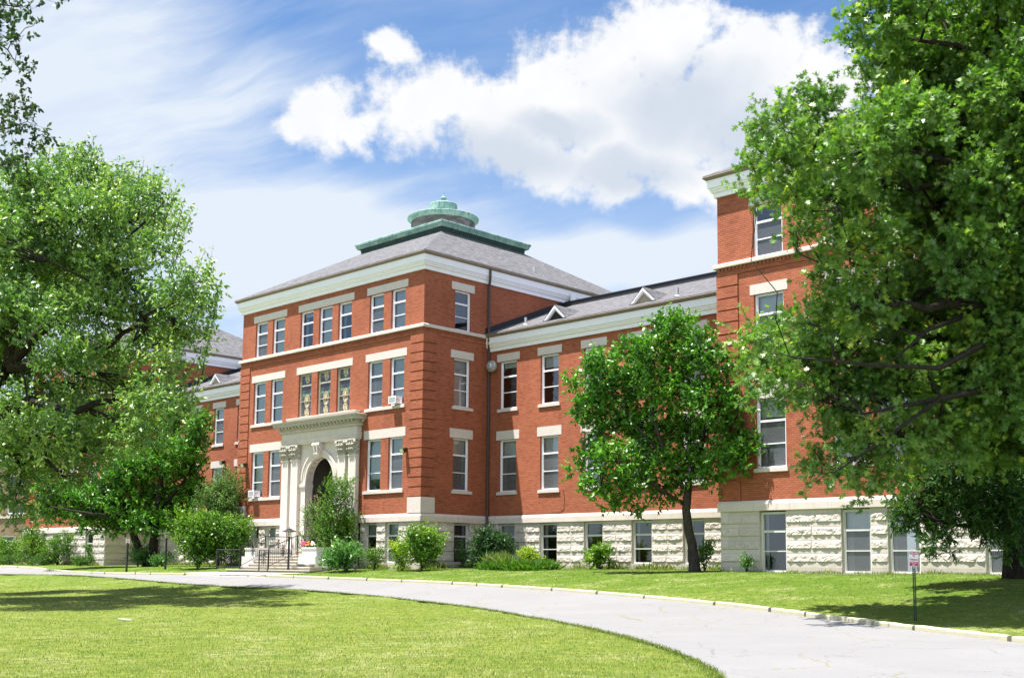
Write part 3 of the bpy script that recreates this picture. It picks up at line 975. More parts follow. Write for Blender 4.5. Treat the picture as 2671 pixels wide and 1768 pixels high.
c_base_ops = [(a, b, 0.36, Z_CAP0) for a, b in bc]
rock_base(F_C, -WC, -12.6, c_base_ops[:2]); rock_base(F_C, -5.1, 0, c_base_ops[2:])
rock_base(F_CS, 0, D1, [(2.45, 3.60, 0.36, Z_CAP0)])
for a, b in bc:
    window(F_C, a, b, 0.36, 2.52, 'base')
window(F_CS, 2.45, 3.60, 0.36, 2.52, 'base', low='glass_dark')
mould([(-WC, D1), (-WC, 0), (-12.55, 0)], CAP, 'base_cap', 'capstone'); mould([(-5.2, 0), (0, 0), (0, D1 + 0.1)], CAP, 'base_cap', 'capstone')
quoins(F_C, -1.03, 0.0, (F_CS, 0.0, 0.94)); quoins(F_C, -WC, -WC + 1.03, (F_CW, 0.0, 0.94))
mould([(-WC, D1 + 2), (-WC, 0), (0, 0), (0, D1 + 0.2)], BELT, 'belt_course', 'capstone')
mould([(-WC, D1 + 2), (-WC, 0), (0, 0), (0, D1 + 0.2)], CORB, 'corbel_band', 'brick')
corbels(F_C, -WC, 0.0); corbels(F_CS, 0.0, D1)
cp = [(-WC, DEEP), (-WC, 0), (0, 0), (0, DEEP)]
mould(cp, CORN, 'cornice', 'white_paint', True); mould(cp, GUT, 'gutter', 'gutter', True)

# --- centre roof: a low hip cut by a copper deck, drum and lantern
DX, DYM, DA, DB = -8.9, 9.25, 3.95, 3.62
ZD = 20.55


def hip_roof(x0, x1, y0, y1, ax0, ax1, ay0, ay1, ze, zt, name='roof', top=True):
    mb = MB()
    B = [(x0, y0, ze), (x1, y0, ze), (x1, y1, ze), (x0, y1, ze)]
    T = [(ax0, ay0, zt), (ax1, ay0, zt), (ax1, ay1, zt), (ax0, ay1, zt)]
    for i in range(4):
        j = (i + 1) % 4
        mb.quad(B[i], B[j], T[j], T[i])
        lo = [(*B[i][:2], ze - 0.045), (*B[j][:2], ze - 0.045)]
        mb.quad(lo[0], lo[1], B[j], B[i])
    mb.poly(T)
    mb.poly([(*b[:2], ze - 0.045) for b in B[::-1]])
    o = mb.build(name, ['shingle'], school)
    return o


def hip_line(a, b):
    h = MB()
    a, b = np.array(a, float), np.array(b, float)
    h.tube([a, b], 0.045, 5)
    return h


r_c = hip_roof(-WC - 0.44, 0.44, -0.44, DEEP + 0.44, DX - DA, DX + DA, DYM - DB, DYM + DB, 17.205, ZD)
prof = [(-0.3, ZD - 0.05), (0.0, ZD - 0.05), (0.02, ZD + 0.06)]
deck = MB()
deck.box(DX - DA - 0.02, DX + DA + 0.02, DYM - DB - 0.02, DYM + DB + 0.02, ZD - 0.10, ZD + 0.30)
deck.build('deck_frieze', 'copper_shade', school)
dn = MB()
dn.box(DX - DA, DX + DA + 0.021, DYM - DB - 0.021, DYM + DB, ZD + 0.02, ZD + 0.23)
dn.box(DX - DA - 0.10, DX + DA + 0.10, DYM - DB - 0.10, DYM + DB + 0.10, ZD + 0.235, ZD + 0.30)
for s in np.linspace(-DA + 0.08, DA - 0.08, 46):
    dn.box(DX + s - 0.055, DX + s + 0.055, DYM - DB - 0.085, DYM - DB - 0.02, ZD + 0.08, ZD + 0.232)
for s in np.linspace(-DB + 0.08, DB - 0.08, 42):
    dn.box(DX + DA + 0.02, DX + DA + 0.085, DYM + s - 0.055, DYM + s + 0.055, ZD + 0.08, ZD + 0.232)
dn.build('dentil_course', 'copper_shade', school)
sq = [(DX - DA, DYM + DB), (DX - DA, DYM - DB), (DX + DA, DYM - DB), (DX + DA, DYM + DB)]
mould(sq, [(0.0, ZD + 0.26), (0.16, ZD + 0.265), (0.22, ZD + 0.275), (0.235, ZD + 0.36), (0.26, ZD + 0.375), (0.275, ZD + 0.47), (0.325, ZD + 0.49), (0.335, ZD + 0.60), (0.31, ZD + 0.63), (-0.4, ZD + 0.66)], 'deck_cornice', 'copper', True)
dk = MB(); dk.box(DX - DA + 0.2, DX + DA - 0.2, DYM - DB + 0.2, DYM + DB - 0.2, ZD + 0.2, ZD + 0.59); dk.build('deck', 'vent_metal', school)
dr = MB(); dr.lathe(DX, DYM, [(2.10, ZD + 0.5), (2.10, 22.70)], 56); drum = dr.build('drum', 'slate_drum', school, smooth=False)
rm = MB(); rm.lathe(DX, DYM, [(2.08, 22.58), (2.14, 22.60), (2.17, 22.66), (2.20, 22.68), (2.23, 22.72), (2.30, 22.75), (2.31, 22.78), (2.35, 22.80), (2.36, 22.88), (2.33, 22.91), (0.9, 22.97)], 64)
rm.build('drum_rim', 'copper', drum, smooth=False)
la = MB(); la.lathe(DX, DYM, [(0.86, 22.9), (0.86, 23.38), (0.92, 23.42), (0.92, 23.84), (0.89, 23.88), (0.5, 24.03), (0.14, 24.10)], 48); lan = la.build('lantern', 'copper', drum)
fi = MB(); fi.lathe(DX, DYM, [(0.08, 24.08), (0.10, 24.16), (0.20, 24.28), (0.205, 24.33), (0.09, 24.43), (0.05, 24.52), (0.015, 24.56)], 20)
fi.tube([(DX, DYM, 24.54), (DX + 0.06, DYM, 24.84)], 0.014, 5); fi.build('finial', 'copper', drum)
for (px, py, pz) in ((-0.9, 9.6, 17.75),):
    m_ = MB(); m_.tube([(px, py, pz), (px, py, pz + 0.62)], 0.075, 10); m_.build('vent_pipe', 'vent_metal', r_c)


# --- wings
def wing(sx):
    """sx(x): identity for the east wing, mirror for the west wing."""
    east = sx(1) > 0
    xs = lambda a, b: tuple(sorted((sx(a), sx(b))))
    off = 0.0 if east else -0.32
    win = [(0.90 + 3.145 * i + off, 2.22 + 3.145 * i + off) for i in range(5)]
    fl = [xs(a, b) for a, b in win]
    if not east:
        fl = fl[:5]
    ops = [(a, b, z0, z1) for a, b in fl for z0, z1 in (Z2, Z1)]
    mb = MB()
    w0, w1 = xs(0, XR)
    wall_sheet(mb, F_W, w0, w1, 3.0, 12.5, ops)
    mb.quad((w1, DEEP - 1, 0), (w0, DEEP - 1, 0), (w0, DEEP - 1, 14), (w1, DEEP - 1, 14))
    mb.quad((w0, 8.5, 0), (w1, 8.5, 0), (w1, 8.5, 13), (w0, 8.5, 13))
    mb.build('wall', 'brick', school)
    for i, (a, b) in enumerate(fl):
        window(F_W, a, b, *Z2, top='glass_pale' if i == 1 else None, low='glass_dark' if i in (0, 1) else None)
        window(F_W, a, b, *Z1, top='glass_screen', low='glass_screen')
        m = (a + b) / 2
        lintel(F_W, m - 0.89, m + 0.89, 11.65, 12.085); lintel(F_W, m - 0.89, m + 0.89, 7.21, 7.72)
        sill(F_W, m - 0.80, m + 0.80, 8.95); sill(F_W, m - 0.79, m + 0.79, 4.31)
    bw = [xs(0.90 + 3.15 * i, 2.15 + 3.15 * i) for i in range(5)]
    rock_base(F_W, w0, w1, sorted([(a, b, 0.40, Z_CAP0) for a, b in bw]))
    for a, b in bw:
        window(F_W, a, b, 0.40, 2.52, 'base', low='glass_dark' if random.random() < 0.6 else 'glass_screen')
    mould([(w0, D1), (w1, D1)], CAP, 'base_cap', 'capstone')
    mould([(w0, D1), (w1, D1)], shift(CORN, -3.94), 'cornice', 'white_paint')
    mould([(w0, D1), (w1, D1)], shift(GUT, -3.92), 'gutter', 'gutter')
    # roof plane with a curbed ridge
    s = 0.40
    y0, z0, y1 = D1 - 0.44, 13.285, 11.3
    z1 = z0 + s * (y1 - y0)
    mb = MB()
    mb.quad((w0, y0, z0), (w1, y0, z0), (w1, y1, z1), (w0, y1, z1))
    mb.quad((w0, y0, z0 - 0.045), (w1, y0, z0 - 0.045), (w1, y0, z0), (w0, y0, z0))
    mb.quad((w1, y1 + 0.6, z1), (w0, y1 + 0.6, z1), (w0, DEEP, 13.2), (w1, DEEP, 13.2))
    rf = mb.build('roof', 'shingle', school)
    mb = MB()
    mb.box(w0, w1, y1 - 0.04, y1 + 0.62, z1 - 0.15, z1 + 0.24)
    mb.box(w0, w1, y1 - 0.08, y1 + 0.66, z1 + 0.24, z1 + 0.29)
    mb.build('ridge_curb', 'dark_flashing', school)
    for x in (w0, w1):                                       # step flashing against the taller block
        mb = MB()
        d = 0.015
        xa, xb = (x, x + d) if x == w0 else (x - d, x)
        mb.hexa([(xa, y0 + 0.1, z0), (xb, y0 + 0.1, z0), (xb, y1, z1), (xa, y1, z1), (xa, y0 + 0.1, z0 + 0.36), (xb, y0 + 0.1, z0 + 0.36), (xb, y1, z1 + 0.36), (xa, y1, z1 + 0.36)])
        mb.build('flashing', 'dark_flashing', school)
    cx = [4.95, 11.02] if east else [29.42 - WC, 5.6]
    for c in cx:
        X = sx(c)
        yb, hw, hh = 5.15, 0.80, 0.74
        zb = z0 + s * (yb - y0) + 0.03
        yr = yb + (hh + 0.03) / s
        mb = MB()
        A, B, T, Rr = (X - hw, yb, zb), (X + hw, yb, zb), (X, yb, zb + hh), (X, yr, zb + hh)
        oh = 0.10
        A1, B1, T1 = (X - hw - 0.08, yb - oh, zb - 0.05), (X + hw + 0.08, yb - oh, zb - 0.05), (X, yb - oh, zb + hh + 0.05)
        R1 = (X, yr + 0.15, zb + hh + 0.05)
        mb.poly([A1, T1, R1]); mb.poly([T1, B1, R1])
        mb.poly([(*A1[:2], A1[2] - 0.05), (*T1[:2], T1[2] - 0.06), T1, A1]); mb.poly([(*T1[:2], T1[2] - 0.06), (*B1[:2], B1[2] - 0.05), B1, T1])
        dm = mb.build('dormer', 'shingle', school)
        mb = MB()
        for (P, Q) in ((A, T), (B, T)):
            P, Q = np.array(P), np.array(Q)
            mb.hexa([P + (0, -0.06, 0.0), Q + (0, -0.06, 0), Q + (0, 0.1, 0), P + (0, 0.1, 0), P + ((0.24 if P[0] < X else -0.24), -0.06, 0.0), Q + (0, -0.06, -0.24), Q + (0, 0.1, -0.24), P + ((0.24 if P[0] < X else -0.24), 0.1, 0.0)])
            k = (0.12 if P[0] < X else -0.12)
            mb.hexa([P + (0, -0.1, 0.0), Q + (0, -0.1, 0), Q + (0, -0.06, 0), P + (0, -0.06, 0), P + (k, -0.1, 0.0), Q + (0, -0.1, -0.12), Q + (0, -0.06, -0.12), P + (k, -0.06, 0.0)])
        mb.build('dormer_frame', 'white_paint', dm)
        mb = MB(); mb.poly([(X - hw + 0.2, yb + 0.06, zb), (X + hw - 0.2, yb + 0.06, zb), (X, yb + 0.06, zb + hh - 0.2)])
        mb.build('dormer_vent', 'dark_room' if (east and c < 6) else 'plywood', dm)
    if east:
        for (px, py) in ((2.45, 5.4), (13.05, 5.25)):
            m_ = MB(); pz = z0 + s * (py - y0)
            m_.tube([(px, py, pz - 0.1), (px, py, pz + 0.42)], 0.075, 10); m_.tube([(px, py, pz - 0.02), (px, py, pz + 0.06)], [0.17, 0.10], 10)
            m_.build('vent_pipe', 'vent_metal', rf)


wing(lambda x: x)
wing(MX)


# --- end blocks
def end_block(sx):
    east = sx(1) > 0
    xs = lambda a, b: tuple(sorted((sx(a), sx(b))))
    b0, b1 = xs(XR, XR + BW)
    wins = [(20.50, 21.93), (24.05, 25.40), (26.02, 27.36), (29.57, 31.0)]
    fl = [xs(a, b) for a, b in wins]
    ops = [(a, b, *z) for a, b in fl for z in (Z3, Z2, Z1)]
    mb = MB()
    wall_sheet(mb, F_E, b0, b1, 3.0, Z_BRICK + 0.1, ops)
    inner, outer = (F_ES, F_EE) if east else (F_LS, F_LL)
    wall_sheet(mb, inner, YR, DEEP, 3.0, Z_BRICK + 0.1, [])
    wall_sheet(mb, outer, YR, DEEP, 3.0, Z_BRICK + 0.1, [])
    mb.quad((b1, DEEP, 0), (b0, DEEP, 0), (b0, DEEP, Z_BRICK), (b1, DEEP, Z_BRICK))
    mb.build('wall', 'brick', school)
    for k, (a, b) in enumerate(fl):
        window(F_E, a, b, *Z3, top='glass_blue' if k == 0 else None, low='glass_screen'); window(F_E, a, b, *Z2, top='glass_pale', low='glass_screen'); window(F_E, a, b, *Z1, low='glass_screen')
    for (a, b) in (xs(20.31, 22.12), xs(23.74, 27.66), xs(29.38, 31.19)):
        lintel(F_E, a, b, 15.51, 15.945); lintel(F_E, a, b, 11.65, 12.085); lintel(F_E, a, b, 7.21, 7.72)
        sill(F_E, a + 0.1, b - 0.1, 8.95); sill(F_E, a + 0.1, b - 0.1, 4.31)
    bw = [xs(20.62, 21.86), xs(24.32, 25.55), xs(26.25, 27.52), xs(29.95, 31.2)]
    rock_base(F_E, b0, b1, sorted([(a, b, 0.06, Z_CAP0) for a, b in bw]))
    for k, (a, b) in enumerate(bw):
        window(F_E, a, b, 0.06, 2.50, 'base', top='glass_pale' if east else 'dark_room', low=('glass_dark' if k == 0 else 'glass_screen') if east else 'dark_room')
    rock_base(inner, YR, D1, []) if not east else None
    if east:
        mb = MB(); wall_sheet(mb, inner, YR, D1, -0.3, Z_CAP0, []); mb.build('stone_base', 'limestone', school)
    mb = MB(); wall_sheet(mb, outer, YR, DEEP, -0.3, 3.0, []); mb.build('stone_base', 'limestone', school)
    path = [(b0, D1 if east else DEEP), (b0, YR), (b1, YR), (b1, DEEP if east else D1)]
    mould(path, CAP, 'base_cap', 'capstone')
    belt = [(b0, DEEP), (b0, YR), (b1, YR), (b1, DEEP)]
    belt = [(b0, D1 + 0.2 if east else DEEP), (b0, YR), (b1, YR), (b1, DEEP if east else D1 + 0.2)]
    mould(belt, BELT, 'belt_course', 'capstone'); mould(belt, CORB, 'corbel_band', 'brick')
    corbels(F_E, b0, b1)
    full = [(b0, DEEP), (b0, YR), (b1, YR), (b1, DEEP)]
    mould(full, CORN, 'cornice', 'white_paint', True); mould(full, GUT, 'gutter', 'gutter', True)
    quoins(F_E, b0, b0 + 1.03, ((F_ES if east else F_LL), YR, YR + 0.94), False); quoins(F_E, b1 - 1.03, b1, ((F_EE if east else F_LS), YR, YR + 0.94), False)
    xm, ym = (b0 + b1) / 2, (YR + DEEP) / 2
    r = hip_roof(b0 - 0.44, b1 + 0.44, YR - 0.44, DEEP + 0.44, xm - 1.2, xm + 1.2, ym - 2.6, ym + 2.6, 17.205, 20.9)
    if east:
        m_ = MB(); m_.tube([(20.45, 1.75, 17.6), (20.45, 1.75, 18.35)], 0.07, 10); m_.build('vent_pipe', 'vent_metal', r)


end_block(lambda x: x)
end_block(MX)


# --- downpipes, exhaust hood, wall lights, meter boxes
def downpipe(x, sgn):
    m_ = MB()
    w = 0.075
    pts = [(x + sgn * 0.37, D1 - 0.33, 17.02), (x + sgn * 0.37, D1 - 0.33, 16.55), (x + sgn * 0.11, D1 - 0.14, 16.12), (x + sgn * 0.11, D1 - 0.14, 13.45), (x + sgn * 0.27, D1 - 0.30, 13.18), (x + sgn * 0.27, D1 - 0.30, 12.95),
           (x + sgn * 0.11, D1 - 0.11, 12.3), (x + sgn * 0.11, D1 - 0.11, 3.35), (x + sgn * 0.2, D1 - 0.22, 2.95), (x + sgn * 0.2, D1 - 0.22, 0.0)]
    m_.tube(pts, 0.075, 8)
    for z in (14.9, 11.0, 8.6, 6.2, 4.2):
        m_.tube([(x + sgn * 0.11, D1 - 0.12, z), (x + sgn * 0.11, D1 - 0.12, z + 0.05)], 0.092, 8)
    return m_.build('downpipe', 'downpipe', school)


downpipe(0.0, 1); downpipe(MX(XR), 1)
m_ = MB()
hx, hz = 0.46, 11.43
def ring(y, r): return (y, r)
prof = [(0.0, 0.20), (0.12, 0.20), (0.12, 0.315), (0.16, 0.335), (0.30, 0.335), (0.34, 0.31), (0.34, 0.22), (0.46, 0.20), (0.50, 0.16), (0.52, 0.0)]
m_.tube([(hx, D1 - d, hz) for d, r in prof], [max(r, 0.005) for d, r in prof], 24)
m_.build('exhaust_hood', 'vent_metal', school)


def floodlight(F, s, z, tilt=0.55, dirn=0.0):
    m_ = MB()
    F.box(m_, s - 0.06, s + 0.06, 0.0, 0.10, z - 0.05, z + 0.07)
    P = F.p
    m_.hexa([P(s - 0.17, 0.34, z - 0.20), P(s + 0.17, 0.34, z - 0.20), P(s + 0.13, 0.08, z - 0.12), P(s - 0.13, 0.08, z - 0.12), P(s - 0.17, 0.42, z + 0.05), P(s + 0.17, 0.42, z + 0.05), P(s + 0.13, 0.08, z + 0.12), P(s - 0.13, 0.08, z + 0.12)])
    o = m_.build('floodlight', 'dark_bronze', school)
    m_ = MB()
    m_.poly([P(s - 0.145, 0.355, z - 0.175), P(s + 0.145, 0.355, z - 0.175), P(s + 0.145, 0.425, z + 0.03), P(s - 0.145, 0.425, z + 0.03)])
    m_.build('lens', 'flood_glass', o)


floodlight(F_C, -1.20, 6.42)
floodlight(F_C, on_y(645, 1212, 0)[0], on_y(645, 1212, 0)[2])
floodlight(F_W, on_y(587, 1205, D1)[0], on_y(587, 1205, D1)[2])
m_ = MB()
m_.box(0.33, 0.42, 11.5, 11.95, 16.30, 16.85)
m_.build('junction_box', 'white_paint', school)
m_ = MB()
pp = [on_y(1470, 1276, D1), on_y(1473, 1300, D1), on_y(1472, 1325, D1), on_y(1462, 1334, D1), on_y(1430, 1338, D1), on_y(1340, 1341, D1)]
m_.tube([p + np.array([0, -0.02, 0]) for p in pp], 0.012, 5)
m_.build('cable', 'dark_bronze', school)


# --- entrance portal
PX = -8.86
def portal():
    hw = 3.62
    zf = 0.85                                       # floor of the porch
    R, ZS = 1.34, 5.18
    yf = -0.14
    # face with the arch
    mb = MB()
    n = 28
    arc = [(PX + R * math.cos(math.pi * k / n), ZS + R * math.sin(math.pi * k / n)) for k in range(n + 1)]
    top = 7.32
    for k in range(n):
        (xa, za), (xb, zb) = arc[k], arc[k + 1]
        mb.quad((xb, yf, zb), (xa, yf, za), (xa, yf, top), (xb, yf, top))
    mb.quad((PX - hw + 0.1, yf, 0.0), (PX - R, yf, 0.0), (PX - R, yf, top), (PX - hw + 0.1, yf, top))
    mb.quad((PX + R, yf, 0.0), (PX + hw - 0.1, yf, 0.0), (PX + hw - 0.1, yf, top), (PX + R, yf, top))
    dp = 0.34
    # intrados
    for k in range(n):
        (xa, za), (xb, zb) = arc[k], arc[k + 1]
        mb.quad((xa, yf, za), (xb, yf, zb), (xb, dp, zb), (xa, dp, za))
    for sg in (-1, 1):
        x = PX + sg * R
        q = [(x, yf, 0.5), (x, dp, 0.5), (x, dp, ZS), (x, yf, ZS)]
        mb.poly(q if sg < 0 else q[::-1])
        xo = PX + sg * (hw - 0.1)
        q = [(xo, yf, 0.0), (xo, 0.05, 0.0), (xo, 0.05, top), (xo, yf, top)]
        mb.poly(q if sg > 0 else q[::-1])
    # ribs between the coffers
    for k in range(1, 12):
        a = math.pi * k / 12
        for da, d0, d1, h in ((0.05, yf + 0.08, dp, 0.05),):
            p = []
            for r in (R - h, R + 0.01):
                for (aa, y) in ((a - da, d0), (a + da, d0), (a + da, d1), (a - da, d1)):
                    p.append((PX + r * math.cos(aa), y, ZS + r * math.sin(aa)))
            mb.hexa(p)
    for (d0, d1) in ((yf, yf + 0.10), (dp - 0.09, dp)):
        for k in range(24):
            a0, a1 = math.pi * k / 24, math.pi * (k + 1) / 24
            p = []
            for r in (R - 0.05, R + 0.01):
                for (aa, y) in ((a0, d0), (a1, d0), (a1, d1), (a0, d1)):
                    p.append((PX + r * math.cos(aa), y, ZS + r * math.sin(aa)))
            mb.hexa(p)
    po = mb.build('portal', 'portal_stone', school)
    # archivolt
    mb = MB()
    for (r0, r1, d) in ((R - 0.02, R + 0.15, 0.05), (R + 0.15, R + 0.28, 0.075), (R + 0.28, R + 0.38, 0.12)):
        for k in range(36):
            a0, a1 = math.pi * k / 36, math.pi * (k + 1) / 36
            p = []
            for y in (yf - d, yf + 0.02):
                for (r, aa) in ((r0, a0), (r1, a0), (r1, a1), (r0, a1)):
                    p.append((PX + r * math.cos(aa), y, ZS + r * math.sin(aa)))
            mb.hexa([p[i] for i in (0, 1, 2, 3, 4, 5, 6, 7)])
    for sg in (-1, 1):
        x0, x1 = sorted((PX + sg * (R - 0.02), PX + sg * (R + 0.38)))
        mb.box(x0, x1, yf - 0.07, yf + 0.02, 4.95, ZS)
    mb.build('archivolt', 'portal_stone', po)
    for sg in (-1, 1):
        mb = MB()
        x0, x1 = sorted((PX + sg * (R - 0.07), PX + sg * (R + 0.48)))
        mb.box(x0, x1, yf - 0.13, dp, 4.78, 4.95); mb.box(x0 + 0.03, x1 - 0.03, yf - 0.09, dp, 4.66, 4.78)
        x0, x1 = sorted((PX + sg * (R + 0.0), PX + sg * (R + 0.40)))
        mb.box(x0, x1, yf - 0.05, yf + 0.02, 1.0, 4.66)
        mb.build('impost', 'portal_stone', po)
    mb = MB()                                         # scrolled keystone
    pts = [(7.30, 0.34, 0.36), (7.16, 0.36, 0.40), (7.05, 0.33, 0.30), (6.9, 0.29, 0.22), (6.76, 0.26, 0.26), (6.66, 0.24, 0.33), (6.56, 0.21, 0.30), (6.50, 0.20, 0.18)]
    for (z1, w1, d1), (z0, w0, d0) in zip(pts[:-1], pts[1:]):
        mb.hexa([(PX - w0, yf - d0, z0), (PX + w0, yf - d0, z0), (PX + w0, yf, z0), (PX - w0, yf, z0), (PX - w1, yf - d1, z1), (PX + w1, yf - d1, z1), (PX + w1, yf, z1), (PX - w1, yf, z1)])
    for s in (-1, 1):
        mb.hexa([(PX + s * 0.12 - 0.04, yf - 0.33, 6.6), (PX + s * 0.12 + 0.04, yf - 0.33, 6.6), (PX + s * 0.12 + 0.04, yf - 0.05, 6.6), (PX + s * 0.12 - 0.04, yf - 0.05, 6.6),
                 (PX + s * 0.17 - 0.05, yf - 0.42, 7.2), (PX + s * 0.17 + 0.05, yf - 0.42, 7.2), (PX + s * 0.17 + 0.05, yf - 0.05, 7.2), (PX + s * 0.17 - 0.05, yf - 0.05, 7.2)])
    mb.build('keystone', 'portal_stone', po)
    # pilasters with leafy capitals
    for (x0, x1) in ((PX - hw, PX - hw + 0.68), (PX - hw + 0.96, PX - hw + 1.66), (PX + hw - 1.66, PX + hw - 0.96), (PX + hw - 0.68, PX + hw)):
        mb = MB()
        mb.box(x0, x1, -0.34, yf + 0.02, 1.55, 6.40)
        mb.box(x0 - 0.05, x1 + 0.05, -0.40, yf + 0.02, 1.40, 1.56)
        mb.box(x0 - 0.09, x1 + 0.09, -0.45, yf + 0.02, 1.18, 1.40)
        mb.box(x0 - 0.12, x1 + 0.12, -0.48, yf + 0.02, -0.1, 1.18)
        mb.box(x0 - 0.03, x1 + 0.03, -0.37, yf + 0.02, 6.36, 6.44)
        mb.build('pilaster', 'portal_stone', po)
        mb = MB()
        xc, w = (x0 + x1) / 2, (x1 - x0) / 2
        mb.hexa([(x0 + 0.02, -0.33, 6.44), (x1 - 0.02, -0.33, 6.44), (x1 - 0.02, yf, 6.44), (x0 + 0.02, yf, 6.44), (x0 - 0.04, -0.38, 7.2), (x1 + 0.04, -0.38, 7.2), (x1 + 0.04, yf, 7.2), (x0 - 0.04, yf, 7.2)])
        mb.box(x0 - 0.13, x1 + 0.13, -0.50, yf, 7.22, 7.315)
        for row, (z, h, pr, nn) in enumerate(((6.46, 0.30, 0.10, 4), (6.68, 0.32, 0.15, 3))):
            for i in range(nn):
                cx = xc + (i - (nn - 1) / 2) * (2 * w / nn)
                lw = 2 * w / nn * 0.46
                mb.hexa([(cx - lw, -0.36, z), (cx + lw, -0.36, z), (cx + lw, -0.30, z), (cx - lw, -0.30, z), (cx - lw * 0.9, -0.36 - pr * 0.5, z + h), (cx + lw * 0.9, -0.36 - pr * 0.5, z + h), (cx + lw * 0.9, -0.30, z + h), (cx - lw * 0.9, -0.30, z + h)])
                mb.blob((cx, -0.37 - pr, z + h - 0.02), (lw * 0.9, 0.085, 0.075))
                mb.blob((cx, -0.39, z + h * 0.5), (lw * 0.35, 0.05, h * 0.42))
        for s in (-1, 1):
            mb.blob((xc + s * (w + 0.03), -0.45, 7.13), (0.115, 0.115, 0.115), 10, 8)
            mb.blob((xc + s * (w * 0.30), -0.44, 7.10), (0.075, 0.07, 0.08), 8, 6)
            mb.blob((xc + s * (w * 0.66), -0.41, 6.98), (0.06, 0.06, 0.12), 8, 6)
        mb.blob((xc, -0.49, 7.24), (0.085, 0.07, 0.075), 8, 6)
        for s in (-1, 1):                                # returns
            for z, pr in ((6.70, 0.08), (6.95, 0.11)):
                mb.blob((xc + s * (w + 0.02), -0.24, z), (0.07 + pr * 0.3, 0.075, 0.11), 7, 6)
        mb.build('capital', 'weathered_stone', po)
    # entablature
    def fasc(prof, name, mat):
        return mould([(PX - hw - 0.02, 0.1), (PX - hw - 0.02, -0.33), (PX + hw + 0.02, -0.33), (PX + hw + 0.02, 0.1)], prof, name, mat, parent=po)
    fasc([(-0.4, 7.315), (0.02, 7.315), (0.02, 7.42), (0.045, 7.425), (0.045, 7.55), (0.09, 7.57), (0.09, 7.62), (0.02, 7.64), (0.02, 8.02), (-0.4, 8.02)], 'entablature', 'portal_stone')
    fasc([(-0.4, 8.018), (0.06, 8.02), (0.09, 8.05), (0.09, 8.06), (0.12, 8.16), (0.16, 8.22), (0.16, 8.23), (0.17, 8.40), (0.42, 8.405), (0.42, 8.55), (0.45, 8.57), (0.51, 8.64), (0.52, 8.68), (0.10, 8.76), (-0.4, 8.78)], 'portal_cornice', 'weathered_stone')
    mb = MB()
    X0, X1 = PX - hw - 0.1, PX + hw + 0.1
    nd = 54
    mb.box(X0, X1, -0.425, -0.30, 8.065, 8.16)
    for s in (-1, 1):
        xx = PX + s * (hw + 0.14)
        mb.box(min(xx, xx - s * 0.1), max(xx, xx - s * 0.1), -0.425, 0.0, 8.065, 8.16)
    for i in range(nd):
        x = X0 + (X1 - X0) * (i + 0.5) / nd
        mb.box(x - 0.038, x + 0.038, -0.50, -0.42, 8.07, 8.155)
    for s in (-1, 1):
        xx = PX + s * (hw + 0.14)
        for y in np.linspace(-0.38, -0.05, 3):
            mb.box(min(xx, xx + s * 0.05), max(xx, xx + s * 0.05), y - 0.038, y + 0.038, 8.07, 8.155)
    mb.build('dentil_course', 'portal_stone', po)
    mb = MB()
    nm = 22
    mb.box(X0 - 0.06, X1 + 0.06, -0.50, -0.30, 8.235, 8.40)
    for i in range(nm):
        x = X0 + (X1 - X0) * (i + 0.5) / nm
        mb.hexa([(x - 0.075, -0.66, 8.30), (x + 0.075, -0.66, 8.30), (x + 0.075, -0.44, 8.24), (x - 0.075, -0.44, 8.24), (x - 0.075, -0.70, 8.40), (x + 0.075, -0.70, 8.40), (x + 0.075, -0.44, 8.40), (x - 0.075, -0.44, 8.40)])
    for s in (-1, 1):
        xx = PX + s * (hw + 0.17)
        mb.box(min(xx, xx + s * 0.2), max(xx, xx + s * 0.2), -0.22, -0.07, 8.26, 8.40)
    mb.build('modillion_course', 'weathered_stone', po)
    mb = MB(); mb.box(PX - 3.22, PX + 3.50, -0.36, 0.02, 8.76, 8.90); mb.box(PX - 3.27, PX + 3.55, -0.40, 0.02, 8.90, 8.95); mb.build('blocking_course', 'portal_stone', po)
    # porch interior: side walls, back wall, arched doorway, gate
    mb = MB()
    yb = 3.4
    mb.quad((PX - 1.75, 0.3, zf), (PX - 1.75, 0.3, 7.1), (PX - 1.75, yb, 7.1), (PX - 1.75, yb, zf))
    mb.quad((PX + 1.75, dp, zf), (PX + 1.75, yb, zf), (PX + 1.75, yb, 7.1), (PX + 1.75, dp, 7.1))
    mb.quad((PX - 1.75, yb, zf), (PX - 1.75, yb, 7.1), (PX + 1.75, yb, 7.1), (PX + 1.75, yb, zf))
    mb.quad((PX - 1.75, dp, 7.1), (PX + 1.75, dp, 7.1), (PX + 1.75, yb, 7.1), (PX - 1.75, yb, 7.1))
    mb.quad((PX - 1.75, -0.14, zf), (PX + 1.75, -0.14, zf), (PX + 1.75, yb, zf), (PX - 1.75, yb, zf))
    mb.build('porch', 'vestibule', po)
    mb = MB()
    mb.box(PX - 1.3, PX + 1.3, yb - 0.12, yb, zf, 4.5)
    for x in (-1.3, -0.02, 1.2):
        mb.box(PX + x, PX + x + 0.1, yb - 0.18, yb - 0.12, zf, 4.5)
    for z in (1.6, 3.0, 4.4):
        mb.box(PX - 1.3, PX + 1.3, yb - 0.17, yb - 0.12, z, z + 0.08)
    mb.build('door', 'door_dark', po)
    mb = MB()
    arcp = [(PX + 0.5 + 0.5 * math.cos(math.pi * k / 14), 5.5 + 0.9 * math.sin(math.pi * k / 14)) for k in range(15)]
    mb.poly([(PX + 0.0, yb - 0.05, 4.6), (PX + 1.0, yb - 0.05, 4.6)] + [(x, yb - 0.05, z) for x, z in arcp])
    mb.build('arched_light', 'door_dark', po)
    mb = MB()                                           # tall iron gate folded at the jamb
